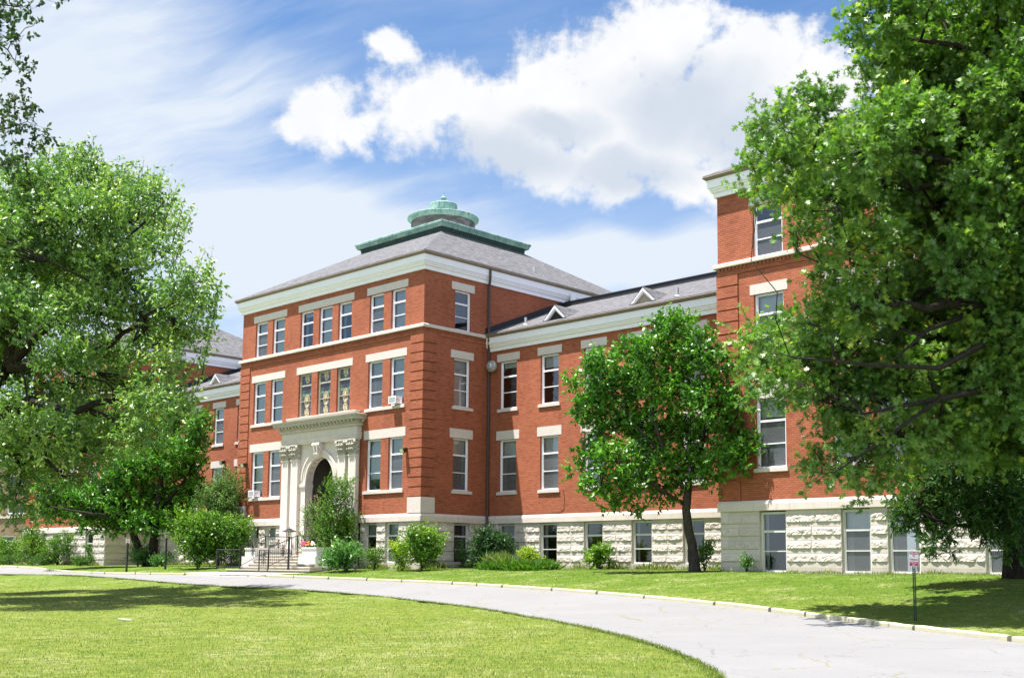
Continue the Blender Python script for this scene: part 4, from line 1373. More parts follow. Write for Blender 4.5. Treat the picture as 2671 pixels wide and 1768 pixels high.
    for i in range(15):
        x = PX - 1.28 + i * 0.183
        mb.tube([(x, 0.95, zf), (x, 0.95, 4.0 + 0.1 * (i % 2))], 0.018, 4)
    for z in (zf + 0.12, 2.2, 3.85):
        mb.box(PX - 1.3, PX + 1.3, 0.93, 0.97, z, z + 0.05)
    mb.build('gate', 'black_metal', po)


portal()

# ------------------------------------------------------------------ entrance steps, cheek walls, railings, lamps, signs
def build_steps():
    gz = float(gh(0, -4.3))
    t = thing('entrance_steps', (PX, -4.2, gz), 'weathered stone entrance steps rising to the arched porch between low white cheek walls', 'steps')
    z0, rise, tread = -0.08, 0.165, 0.37
    yb = -4.25
    xl = PX - 2.0
    right = [-3.9, -4.4, -4.95, -5.75, -6.4, -6.4]
    left = [-12.0, -11.2, -10.95, -10.9, -10.88, -10.86]
    for i in range(6):
        mb = MB()
        za, zb = z0 + rise * (i - 1), z0 + rise * i
        y0 = yb + tread * i
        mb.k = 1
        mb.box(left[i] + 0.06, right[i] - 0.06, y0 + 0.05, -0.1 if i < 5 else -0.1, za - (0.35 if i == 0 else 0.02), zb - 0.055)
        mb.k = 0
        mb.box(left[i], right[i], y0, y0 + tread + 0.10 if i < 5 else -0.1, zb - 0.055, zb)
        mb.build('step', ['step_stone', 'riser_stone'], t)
    for (x0, x1) in ((-12.0, -10.95), (-6.35, -5.05)):
        mb = MB()
        mb.box(x0 - 0.12, x1 + 0.12, -3.15, -0.46, -0.3, 0.66)
        mb.box(x0, x1, -3.0, -0.46, 0.66, 1.06)
        mb.box(x0 - 0.03, x1 + 0.03, -3.04, -0.46, 1.06, 1.15)
        mb.build('cheek_wall', 'concrete_white', t)


build_steps()


def ornament(mb, P, Q, z0, z1):
    """Cast scrolls at the middle of a railing bay; P, Q the bay's ends (x, y)."""
    P, Q = np.array(P), np.array(Q)
    d = (Q - P) / np.linalg.norm(Q - P)
    c = (P + Q) / 2
    h = (z1 - z0)
    for k in range(4):
        for s in (-1, 1):
            zc = z0 + h * (k + 0.5) / 4
            pts = []
            for a in np.linspace(0, 2 * math.pi * 0.85, 8):
                pts.append((*(c + d * s * (0.07 + 0.055 * math.cos(a))), zc + h / 8.6 * math.sin(a)))
            mb.tube(pts, 0.014, 4)
    mb.tube([(*c, z0 - 0.05), (*c, z1 + 0.05)], 0.014, 4)


def railing(nodes, label, orn, group='iron railings of the entrance steps'):
    """nodes: (x, y, z of the bottom rail, z of the top rail); one post per node."""
    gz = min(n[2] for n in nodes) - 0.15
    t = thing('metal_railing', (nodes[0][0], nodes[0][1], gz), label, 'railing', group)
    for i, (x, y, a, b) in enumerate(nodes):
        mb = MB()
        zb = a - 0.16
        mb.box(x - 0.025, x + 0.025, y - 0.025, y + 0.025, zb, b + 0.01)
        mb.build('post', 'black_metal', t)
    for (n0, n1), og in zip(zip(nodes[:-1], nodes[1:]), orn):
        mb = MB()
        P0, P1 = np.array(n0), np.array(n1)
        for k in (2, 3):
            mb.tube([P0[[0, 1, k]], P1[[0, 1, k]]], 0.024 if k == 3 else 0.018, 5)
        L = np.linalg.norm(P1[:2] - P0[:2])
        n = max(2, int(L / 0.118))
        for j in range(1, n):
            q = P0 + (P1 - P0) * j / n
            mb.tube([(q[0], q[1], q[2]), (q[0], q[1], q[3])], 0.0095, 4)
        mb.build('baluster_panel', 'black_metal', t)
        if og:
            mb = MB()
            q = (P0 + P1) / 2
            d = (P1 - P0) / L
            ornament(mb, q[:2] - d[:2] * 0.1, q[:2] + d[:2] * 0.1, q[2] + (q[3] - q[2]) * 0.2, q[2] + (q[3] - q[2]) * 0.8)
            mb.build('scroll', 'black_metal', t)


XA = -10.95
railing([(-12.85, -4.35, 0.05, 1.03), (XA, -4.0, 0.05, 1.03), (XA, -3.98, 0.10, 1.18), (XA, -2.35, 0.88, 1.83), (XA, -0.5, 0.88, 1.83)],
        'black iron railing with scrollwork turning the corner by the leafy shrub and climbing the steps', [1, 0, 1, 1])
XB = -7.75
railing([(XB - 0.35, -4.6, 0.03, 0.98), (XB, -4.25, 0.03, 0.98), (XB, -4.22, 0.10, 1.10), (XB, -2.35, 0.88, 1.83), (XB, -0.95, 0.88, 1.83)],
        'black iron handrail behind the lamp post, ending at the flower pot', [1, 0, 1, 0])


def lamp_post(u, v, d, h, label):
    p = at_depth(u, v, d)
    x, y = p[0], p[1]
    z = float(gh(x, y))
    t = thing('street_lamp', (x, y, z), label, 'street lamp', 'black lamp posts beside the drive')
    mb = MB()
    mb.lathe(x, y, [(0.075, z - 0.2), (0.075, z + 0.25), (0.06, z + 0.3), (0.055, z + h - 0.55), (0.075, z + h - 0.53), (0.06, z + h - 0.47)], 14)
    mb.build('post', 'black_metal', t)
    mb = MB()
    mb.lathe(x, y, [(0.045, z + h - 0.47), (0.10, z + h - 0.40), (0.155, z + h - 0.19), (0.14, z + h - 0.18)], 10)
    mb.build('lantern_glass', 'lamp_glass', t)
    mb = MB()
    for k in range(4):
        a = math.pi / 4 + k * math.pi / 2
        mb.tube([(x + 0.06 * math.cos(a), y + 0.06 * math.sin(a), z + h - 0.49), (x + 0.15 * math.cos(a), y + 0.15 * math.sin(a), z + h - 0.38), (x + 0.21 * math.cos(a), y + 0.21 * math.sin(a), z + h - 0.17)], 0.012, 5)
    mb.build('bracket', 'black_metal', t)
    mb = MB()
    mb.lathe(x, y, [(0.40, z + h - 0.205), (0.40, z + h - 0.185), (0.22, z + h - 0.10), (0.13, z + h - 0.07), (0.12, z + h - 0.03), (0.03, z + h - 0.02)], 20)
    mb.tube([(x, y, z + h - 0.03), (x, y, z + h + 0.02)], 0.018, 6); mb.tube([(x - 0.05, y, z + h + 0.08), (x, y, z + h + 0.02), (x + 0.05, y, z + h + 0.08)], 0.010, 5)
    mb.build('lamp_shade', 'black_metal', t)


lamp_post(751.6, 1488, 63.6, 2.40, 'black lamp post with a conical shade standing in front of the entrance steps')
lamp_post(431, 1484, 74.2, 2.42, 'black lamp post with a conical shade beside the big bright shrub')


def text_mesh(txt, size, loc, ax, up, name, mat, parent, width=None, extr=0.001):
    cu = bpy.data.curves.new('t', 'FONT')
    cu.body = txt; cu.size = size; cu.align_x = 'CENTER'; cu.align_y = 'CENTER'; cu.extrude = extr; cu.offset = size * 0.02
    ob = bpy.data.objects.new('t', cu)
    COL.objects.link(ob)
    bpy.context.view_layer.update()
    me = bpy.data.meshes.new_from_object(ob.evaluated_get(bpy.context.evaluated_depsgraph_get()))
    bpy.data.objects.remove(ob)
    V = np.array([v.co[:] for v in me.vertices])
    if width:
        V[:, 0] *= width / (V[:, 0].max() - V[:, 0].min())
    ax, up = np.array(ax, float), np.array(up, float)
    nn = np.cross(ax, up)
    W = np.array(loc) + V[:, :1] * ax + V[:, 1:2] * up + V[:, 2:3] * nn - ORG[parent.name]
    me.vertices.foreach_set('co', W.ravel())
    me.materials.clear(); me.materials.append(MAT[mat])
    me.name = name
    me.update()
    return link(name, me, parent)


def plate(mb, c, ax, up, nn, w, h, d0, d1, r=0.0):
    c, ax, up, nn = (np.array(q, float) for q in (c, ax, up, nn))
    if r <= 0:
        ring = [(-w / 2, -h / 2), (w / 2, -h / 2), (w / 2, h / 2), (-w / 2, h / 2)]
    else:
        ring = []
        for (cx, cy, a0) in ((w / 2 - r, -h / 2 + r, -90), (w / 2 - r, h / 2 - r, 0), (-w / 2 + r, h / 2 - r, 90), (-w / 2 + r, -h / 2 + r, 180)):
            for k in range(5):
                a = math.radians(a0 + k * 22.5)
                ring.append((cx + r * math.cos(a), cy + r * math.sin(a)))
    n = len(ring)
    vs = [c + ax * x + up * y + nn * d0 for x, y in ring] + [c + ax * x + up * y + nn * d1 for x, y in ring]
    fs = [tuple(range(n))[::-1], tuple(range(n, 2 * n))] + [(k, (k + 1) % n, n + (k + 1) % n, n + k) for k in range(n)]
    mb.add(vs, fs)


def fire_sign():
    b = on_ground(2388, 1617)
    x, y, z = b
    t = thing('road_sign', (x, y, z), 'red and white fire lane sign on a dark green post in the lawn', 'road sign')
    dvec = CAM[:2] - b[:2]; dvec /= np.linalg.norm(dvec)
    ang = math.radians(14)
    nn = np.array([dvec[0] * math.cos(ang) - dvec[1] * math.sin(ang), dvec[0] * math.sin(ang) + dvec[1] * math.cos(ang), 0])
    ax = np.array([-nn[1], nn[0], 0])
    dep = (b - CAM) @ FW
    pxm = F_PX / dep
    h = 40.5 / pxm; w = h * 0.57
    zc = at_depth(2390, 1456.5, dep)[2]
    up = np.array([0.035 * ax[0], 0.035 * ax[1], -1 * 0 + 1.0]); up /= np.linalg.norm(up)
    ax = np.array([ax[0], ax[1], -0.045]); ax /= np.linalg.norm(ax)
    c = np.array([x, y, zc])
    mb = MB()
    for s in (-1, 1):
        q = ax * s * 0.026
        mb.box(x + q[0] - 0.010, x + q[0] + 0.010, y + q[1] - 0.010, y + q[1] + 0.010, z - 0.3, zc + h * 0.4)
    a2 = ax[:2]
    for k in range(int((zc - h / 2 - z) / 0.05)):
        zz = z + k * 0.05
        mb.hexa([(x - a2[0] * 0.02 - nn[0] * 0.006, y - a2[1] * 0.02 - nn[1] * 0.006, zz), (x + a2[0] * 0.02 - nn[0] * 0.006, y + a2[1] * 0.02 - nn[1] * 0.006, zz), (x + a2[0] * 0.02 + nn[0] * 0.006, y + a2[1] * 0.02 + nn[1] * 0.006, zz), (x - a2[0] * 0.02 + nn[0] * 0.006, y - a2[1] * 0.02 + nn[1] * 0.006, zz),
                 (x - a2[0] * 0.02 - nn[0] * 0.006, y - a2[1] * 0.02 - nn[1] * 0.006, zz + 0.026), (x + a2[0] * 0.02 - nn[0] * 0.006, y + a2[1] * 0.02 - nn[1] * 0.006, zz + 0.026), (x + a2[0] * 0.02 + nn[0] * 0.006, y + a2[1] * 0.02 + nn[1] * 0.006, zz + 0.026), (x - a2[0] * 0.02 + nn[0] * 0.006, y - a2[1] * 0.02 + nn[1] * 0.006, zz + 0.026)])
    mb.build('post', 'sign_post', t)
    mb = MB()
    plate(mb, c, ax, up, nn, w, h, 0.020, 0.024, 0.025)
    pl = mb.build('sign_panel', 'sign_white', t)
    mb = MB()
    plate(mb, c + up * h * 0.375, ax, up, nn, w * 0.92, h * 0.185, 0.0245, 0.0255); plate(mb, c - up * h * 0.325, ax, up, nn, w * 0.92, h * 0.285, 0.0245, 0.0255)
    mb.build('red_field', 'sign_red', pl)
    f = nn * 0.0275
    text_mesh('FIRE LANE', h * 0.16, c + up * h * 0.375 + f, ax, up, 'lettering', 'sign_white', pl, w * 0.80)
    text_mesh('NO', h * 0.185, c + up * h * 0.185 + f, ax, up, 'lettering', 'sign_red', pl, w * 0.26)
    text_mesh('PARKING', h * 0.175, c + up * h * -0.06 + f, ax, up, 'lettering', 'sign_red', pl, w * 0.84)
    text_mesh('TOW-AWAY', h * 0.12, c - up * h * 0.255 + f, ax, up, 'lettering', 'sign_white', pl, w * 0.76)
    text_mesh('ZONE', h * 0.12, c - up * h * 0.39 + f, ax, up, 'lettering', 'sign_white', pl, w * 0.36)


fire_sign()


def small_sign():
    b = on_ground(329.5, 1492)
    x, y, z = b
    dep = (b - CAM) @ FW
    t = thing('road_sign', (x, y, z), 'small white sign with a red band on a black post near the dark tree trunks', 'road sign')
    nn = CAM - b; nn[2] = 0; nn /= np.linalg.norm(nn)
    ax = np.array([-nn[1], nn[0], 0]); up = np.array([0, 0, 1.0])
    zt = at_depth(329.5, 1400, dep)[2]
    mb = MB(); mb.box(x - 0.06, x + 0.06, y - 0.045, y + 0.045, z - 0.2, zt - 0.33); mb.build('post', 'black_metal', t)
    c = np.array([x, y, zt - 0.19])
    mb = MB(); plate(mb, c, ax, up, nn, 0.25, 0.36, 0.05, 0.054, 0.02); pl = mb.build('sign_panel', 'sign_white', t)
    mb = MB(); plate(mb, c + up * 0.125, ax, up, nn, 0.21, 0.075, 0.0545, 0.056); mb.build('red_field', 'sign_red_faded', pl)
    mb = MB()
    pts = [c + nn * 0.057 - up * 0.03 + ax * 0.07 * math.cos(a) + up * 0.07 * math.sin(a) for a in np.linspace(0, 2 * math.pi, 17)]
    mb.tube(pts, 0.010, 4); mb.tube([c + nn * 0.057 - up * 0.03 - ax * 0.05 + up * 0.05, c + nn * 0.057 - up * 0.03 + ax * 0.05 - up * 0.05], 0.008, 4)
    mb.build('red_symbol', 'sign_red_faded', pl)


small_sign()


def air_conditioner(F, s, z, w, label):
    o = F.p(s, 0.1, z)
    t = thing('air_conditioner', o, label, 'air conditioner', 'window air conditioners')
    mb = MB(); F.box(mb, s - w / 2, s + w / 2, -0.14, 0.34, z, z + 0.40); mb.build('casing', 'window_white', t)
    mb = MB()
    for k in range(7):
        F.box(mb, s - w / 2 + 0.05, s + w / 2 - 0.05, 0.34, 0.346, z + 0.06 + k * 0.044, z + 0.082 + k * 0.044)
    for k in range(5):
        for q in (-1, 1):
            ss = s + q * w / 2
            F.box(mb, min(ss, ss + q * 0.006), max(ss, ss + q * 0.006), 0.05, 0.28, z + 0.08 + k * 0.05, z + 0.10 + k * 0.05)
    mb.build('grille', 'vent_metal', t)


air_conditioner(F_C, -2.16, 9.02, 0.62, 'white window air conditioner in the upper window near the corner pilaster')
air_conditioner(F_C, -15.72, 4.38, 0.62, 'white window air conditioner in the lower window by the entrance shrubs')


def flower_pot():
    x, y, z = -7.55, -0.55, 0.83
    p = at_depth(802, 1421, 64.9)
    x, y = p[0], p[1]
    z = 0.745
    t = thing('flower_pot', (x, y, z), 'clay pot of pink, orange and cream flowers on the porch landing', 'flower pot')
    mb = MB(); mb.lathe(x, y, [(0.15, z), (0.20, z + 0.34), (0.23, z + 0.34), (0.23, z + 0.42), (0.18, z + 0.42)], 16); mb.build('pot', 'terracotta', t)
    for m_, off, n in (('petal_pink', -0.22, 26), ('petal_orange', 0.05, 22), ('petal_white', 0.26, 18)):
        mb = MB()
        for k in range(n):
            a, r = random.uniform(0, 6.28), random.uniform(0.0, 0.17)
            mb.blob((x + off * 0.71 + r * math.cos(a), y + off * 0.70 + r * math.sin(a), z + 0.5 + random.uniform(0, 0.22)), (0.045, 0.045, 0.03), 6, 4)
        mb.build('flower', m_, t)


flower_pot()


# ------------------------------------------------------------------ ground, drive, kerb, walkway
FAR = [(0, 1479), (63, 1481), (169, 1493), (236, 1497), (414, 1499), (671, 1503.5), (886, 1512.5), (1000, 1516.5), (1215, 1526), (1422, 1540), (1565, 1550), (1692, 1562), (1933, 1585), (2100, 1606), (2278, 1630), (2513, 1664), (2671, 1676)]
NEAR = [(0, 1497), (203, 1500), (359, 1511), (528, 1525.6), (675, 1532), (844, 1540.4), (1000, 1554.5), (1173, 1573), (1359, 1600.5), (1528, 1632), (1675, 1666), (1823, 1712), (1920, 1763)]


def smooth_line(P, step=0.4, it=3):
    P = np.array(P, float)
    for _ in range(it):
        Q = P.copy(); Q[1:-1] = P[1:-1] * 0.5 + (P[:-2] + P[2:]) * 0.25; P = Q
    d = np.r_[0, np.cumsum(np.linalg.norm(np.diff(P, axis=0), axis=1))]
    n = int(d[-1] / step)
    s = np.linspace(0, d[-1], n)
    return np.c_[np.interp(s, d, P[:, 0]), np.interp(s, d, P[:, 1])]


farP = [on_ground(u, v)[:2] for u, v in FAR]
nearP = [on_ground(u, v)[:2] for u, v in NEAR]
farP = [np.array((-110., -2.)), np.array((-75., -2.6))] + farP + [farP[-1] + np.array((3.0, -1.6)), farP[-1] + np.array((9., -6.)), farP[-1] + np.array((18., -16.))]
nearP = [np.array((-110., -7.)), np.array((-70., -7.2))] + nearP + [nearP[-1] + np.array((1.6, -2.2)), nearP[-1] + np.array((4.5, -8.)), nearP[-1] + np.array((7.0, -16.))]


def densify(P, step=1.5):
    P = np.array(P); d = np.r_[0, np.cumsum(np.linalg.norm(np.diff(P, axis=0), axis=1))]
    s = np.arange(0, d[-1], step)
    return np.c_[np.interp(s, d, P[:, 0]), np.interp(s, d, P[:, 1])]


far_l = smooth_line(densify(farP), 0.4, 4)
near_l = smooth_line(densify(nearP), 0.4, 2)
# resample both to the same count by arc fraction between matching ends
def resample(P, n):
    d = np.r_[0, np.cumsum(np.linalg.norm(np.diff(P, axis=0), axis=1))]; s = np.linspace(0, d[-1], n)
    return np.c_[np.interp(s, d, P[:, 0]), np.interp(s, d, P[:, 1])]


NR = 420
fa, ne_ = resample(far_l, NR), resample(near_l, NR)
wob = np.array([0.05 * vnoise(i * 0.31, 3.1, 0) + 0.05 * vnoise(i * 1.1, 9.1, 0) for i in range(NR)])
road_poly = np.r_[fa, ne_[::-1]]


def in_poly(x, y, poly):
    inside = np.zeros(x.shape, bool)
    n = len(poly)
    j = n - 1
    for i in range(n):
        xi, yi = poly[i]; xj, yj = poly[j]
        c = ((yi > y) != (yj > y))
        if c.any():
            with np.errstate(divide='ignore', invalid='ignore'):
                t = (xj - xi) * (y - yi) / (yj - yi + 1e-12) + xi
            inside ^= c & (x < t)
        j = i
    return inside


def grid_mesh(name, xs, ys, zf, mat, kind, label=None):
    X, Y = np.meshgrid(xs, ys)
    Z = zf(X, Y)
    V = np.stack([X, Y, Z], -1).reshape(-1, 3)
    nx = len(xs)
    fs = []
    for j in range(len(ys) - 1):
        for i in range(nx - 1):
            a = j * nx + i
            fs.append((a, a + 1, a + nx + 1, a + nx))
    me = bpy.data.meshes.new(name)
    me.from_pydata(V.tolist(), [], fs)
    me.materials.append(MAT[mat])
    me.polygons.foreach_set('use_smooth', [True] * len(me.polygons))
    o = link(name, me)
    tag(o, kind=kind)
    return o


def axis(lo, hi, step, far):
    a = list(np.arange(lo, hi + 1e-6, step))
    l, r = [], []
    d, x = step, lo
    while x > -far:
        d *= 1.35; x -= d; l.append(x)
    d, x = step, hi
    while x < far:
        d *= 1.35; x += d; r.append(x)
    return np.array(l[::-1] + a + r)


def zlawn(X, Y):
    z = gh(X, Y)
    bumpy = 0.03 * np.sin(X * 0.7 + 0.6 * np.sin(Y * 0.9)) * np.cos(Y * 0.55)
    ins = in_poly(X, Y, road_poly)
    z = z + np.where(ins, -0.10, bumpy * (np.abs(Y) < 70))
    return z


grid_mesh('lawn', axis(-70, 58, 0.6, 900), axis(-46, 5, 0.45, 900), zlawn, 'lawn', 'structure')

mb = MB()
K = 7
vs, fs = [], []
for i in range(NR):
    for k in range(K):
        q = fa[i] + (ne_[i] - fa[i]) * k / (K - 1)
        if k == K - 1:
            q = q + (ne_[i] - fa[i]) / np.linalg.norm(ne_[i] - fa[i]) * (0.12 + wob[i])
        vs.append((q[0], q[1], float(gh(q[0], q[1])) + 0.012))
for i in range(NR - 1):
    for k in range(K - 1):
        fs.append((i * K + k, i * K + k + 1, (i + 1) * K + k + 1, (i + 1) * K + k))
mb.add(vs, fs)
tag(mb.build('drive', 'road', smooth=True), kind='structure')

# kerb in cast lengths with open joints; dropped and unpainted in front of the walkway
wx0, wx1 = on_ground(430, 1499)[0], on_ground(676, 1503)[0]
mb = MB(); mc = MB()
nrm = np.zeros_like(fa)
tg = np.gradient(fa, axis=0); tg /= np.linalg.norm(tg, axis=1)[:, None]
nrm = np.c_[-tg[:, 1], tg[:, 0]]                 # away from the drive
# finer kerb path
fk = resample(fa, 1400); tk = np.gradient(fk, axis=0); tk /= np.linalg.norm(tk, axis=1)[:, None]; nk = np.c_[-tk[:, 1], tk[:, 0]]
i = 0
while i < 1398:
    L = int(random.choice([14, 22, 26, 30]))
    j = min(i + L, 1399)
    seg = range(i, j)
    if len(seg) > 2:
        pad = wx0 - 0.3 < fk[i][0] < wx1
        m_ = mc if pad else mb
        hz = 0.035 if pad else 0.135 + random.uniform(-0.012, 0.012)
        prof = [(0.0, -0.15), (0.0, hz - 0.035), (0.02, hz - 0.008), (0.05, hz), (0.16, hz), (0.19, hz - 0.015), (0.20, -0.15)]
        jit = random.uniform(-0.015, 0.015)
        vs, fs = [], []
        k = len(prof)
        for a, s in enumerate(seg):
            for (o, z) in prof:
                q = fk[s] + nk[s] * (o + jit)
                vs.append((q[0], q[1], float(gh(*fk[s])) + z + 0.012 * vnoise(s * 0.4, o * 9, 2)))
        for a in range(len(seg) - 1):
            for b in range(k - 1):
                fs.append((a * k + b, (a + 1) * k + b, (a + 1) * k + b + 1, a * k + b + 1))
        fs.append(tuple(range(k))); fs.append(tuple((len(seg) - 1) * k + b for b in range(k))[::-1])
        m_.add(vs, fs)
    i = j
tag(mb.build('kerb', 'kerb_paint'), kind='structure')
if mc.v:
    tag(mc.build('kerb', 'concrete'), kind='structure')

mb = MB()
pa = [on_ground(425, 1497), on_ground(676, 1501.5), np.array([-3.9, -4.35, 0]), np.array([-13.6, -4.6, 0])]
ga, gb = pa[0], pa[1]
n = 14
vs, fs = [], []
for j in range(7):
    for i in range(n + 1):
        t = i / n
        q = (ga * (1 - t) + gb * t) * (1 - j / 6) + (pa[3] * (1 - t) + pa[2] * t) * (j / 6)
        vs.append((q[0], q[1], float(gh(q[0], q[1])) + 0.035))
for j in range(6):
    for i in range(n):
        fs.append((j * (n + 1) + i, j * (n + 1) + i + 1, (j + 1) * (n + 1) + i + 1, (j + 1) * (n + 1) + i))
mb.add(vs, fs)
tag(mb.build('walkway', 'concrete'), kind='structure')
walk_poly = np.array([ga[:2], gb[:2], pa[2][:2], pa[3][:2]])


# ------------------------------------------------------------------ plants
LEAF = {
    'lance': ([(0, 0), (0.18, 0.16), (0.45, 0.22), (0.75, 0.12), (1, 0)], 0.16),
    'oval': ([(0, 0), (0.22, 0.20), (0.5, 0.27), (0.8, 0.16), (1, 0)], 0.10),
    'maple': ([(0, 0), (0.06, 0.30), (0.30, 0.24), (0.42, 0.52), (0.55, 0.20), (1, 0)], 0.12),
    'oak': ([(0, 0), (0.20, 0.04), (0.30, 0.36), (0.36, 0.06), (0.60, 0.50), (0.58, 0.06), (0.88, 0.27), (0.80, 0.05), (1, 0)], 0.16),
    'spray': ([(0, 0.02), (0.12, 0.16), (0.2, 0.04), (0.34, 0.20), (0.42, 0.05), (0.56, 0.18), (0.64, 0.04), (0.80, 0.12), (1, 0)], 0.18),
    'blade': ([(0, 0.05), (0.5, 0.06), (1, 0)], 0.25),
    'small': ([(0, 0), (0.45, 0.30), (1, 0)], 0.05),
}


def leaf_mesh(name, P, A, N_, L, tint, shape, mat, parent):
    half, droop = LEAF[shape]
    ring = half + [(a, -b) for a, b in half[::-1] if b > 1e-6]
    k = len(ring)
    R = np.array(ring)
    A = A / (np.linalg.norm(A, axis=1)[:, None] + 1e-9)
    S = np.cross(A, N_); S /= (np.linalg.norm(S, axis=1)[:, None] + 1e-9)
    N2 = np.cross(S, A)
    L = L[:, None, None]
    a, b = R[:, 0][None, :, None], R[:, 1][None, :, None]
    V = P[:, None, :] + (A[:, None, :] * a + S[:, None, :] * b + N2[:, None, :] * (-droop * a * a + 0.25 * np.abs(b))) * L
    V = V - ORG[parent.name]
    n = len(P)
    me = bpy.data.meshes.new(name)
    me.vertices.add(n * k)
    me.vertices.foreach_set('co', V.astype(np.float32).ravel())
    me.loops.add(n * k)
    me.loops.foreach_set('vertex_index', np.arange(n * k, dtype=np.int32))
    me.polygons.add(n)
    me.polygons.foreach_set('loop_start', np.arange(0, n * k, k, dtype=np.int32))
    at = me.attributes.new('tint', 'FLOAT', 'FACE')
    at.data.foreach_set('value', np.clip(tint, 0, 1).astype(np.float32))
    me.materials.append(MAT[mat])
    me.update(calc_edges=True)
    me.validate()
    return link(name, me, parent)


def rand_unit(n):
    v = rng.normal(size=(n, 3))
    return v / np.linalg.norm(v, axis=1)[:, None]


def fill(clumps, density, twig, nleaf, up=0.5, outw=0.7, hang=0.0, shell=0.42):
    """Twigs spread through a set of clumps. clumps: (centre, radii along RT / UP / FW). Returns twig bases, directions, lengths, clump index."""
    B, D, LN, CI = [], [], [], []
    for ci, (c, r) in enumerate(clumps):
        r = np.array(r, float)
        n = max(3, int(density * (r[0] * r[1] * r[2]) ** (2 / 3) * 4))
        u = rand_unit(n)
        rad = rng.random(n) ** shell
        loc = u * rad[:, None] * r
        p = c + loc[:, :1] * RT + loc[:, 1:2] * np.array([0, 0, 1.0]) + loc[:, 2:3] * FW
        o = u[:, :1] * RT + u[:, 1:2] * np.array([0, 0, 1.0]) + u[:, 2:3] * FW
        d = o * outw + np.array([0, 0, up]) + rng.normal(size=(n, 3)) * 0.45 + np.array([0, 0, -hang])
        d /= np.linalg.norm(d, axis=1)[:, None]
        B.append(p); D.append(d); LN.append(twig * rng.uniform(0.55, 1.35, n)); CI.append(np.full(n, ci))
    return np.concatenate(B), np.concatenate(D), np.concatenate(LN), np.concatenate(CI)


def leaves_on(B, D, LN, nleaf, leafL, spread=0.75, flat=0.6, droop=0.25):
    n = len(B)
    t = rng.random((n, nleaf))
    P = B[:, None, :] + D[:, None, :] * (LN[:, None, None] * t[:, :, None])
    side = rng.normal(size=(n, nleaf, 3))
    A = D[:, None, :] * 0.7 + side * spread + np.array([0, 0, -droop])
    N_ = rng.normal(size=(n, nleaf, 3)) * (1 - flat) + np.array([0, 0, 1.0]) * flat + side * 0.15
    L = leafL * rng.uniform(0.45, 1.3, (n, nleaf))
    base = (rng.random(n) * 0.30 + 0.22 * np.sin(B[:, 0] * 1.9 + B[:, 2] * 1.3) * np.sin(B[:, 2] * 1.7 + B[:, 1] * 1.1) + 0.10)[:, None]
    tint = base + rng.random((n, nleaf)) * 0.42 + (t > 0.8) * 0.12 + (rng.random((n, nleaf)) > 0.985) * 0.3
    return P.reshape(-1, 3), A.reshape(-1, 3), N_.reshape(-1, 3), L.ravel(), tint.ravel()


def clump_px(lst, depth, dj, rd=None, k=1.0, deep=1.0):
    """(u, v, ru, rv[, depth]) measured on the photo -> clumps in the place, spread in depth."""
    out = []
    for c in lst:
        d = c[4] if len(c) > 4 else depth + rng.uniform(-dj, dj)
        q = d / F_PX * k
        ru, rv = c[2] * q, c[3] * q
        out.append((at_depth(c[0], c[1], d), (ru, rv, rd or (ru + rv) / 2 * deep)))
    return out


def bend(a, b, n=5, sag=0.0, jit=0.06):
    a, b = np.array(a, float), np.array(b, float)
    L = np.linalg.norm(b - a)
    out = []
    for i in range(n + 1):
        t = i / n
        p = a + (b - a) * t
        if 0 < i < n:
            p = p + rng.normal(size=3) * L * jit
        p = p + np.array([0, 0, sag * L * 4 * t * (1 - t)])
        out.append(p)
    return out


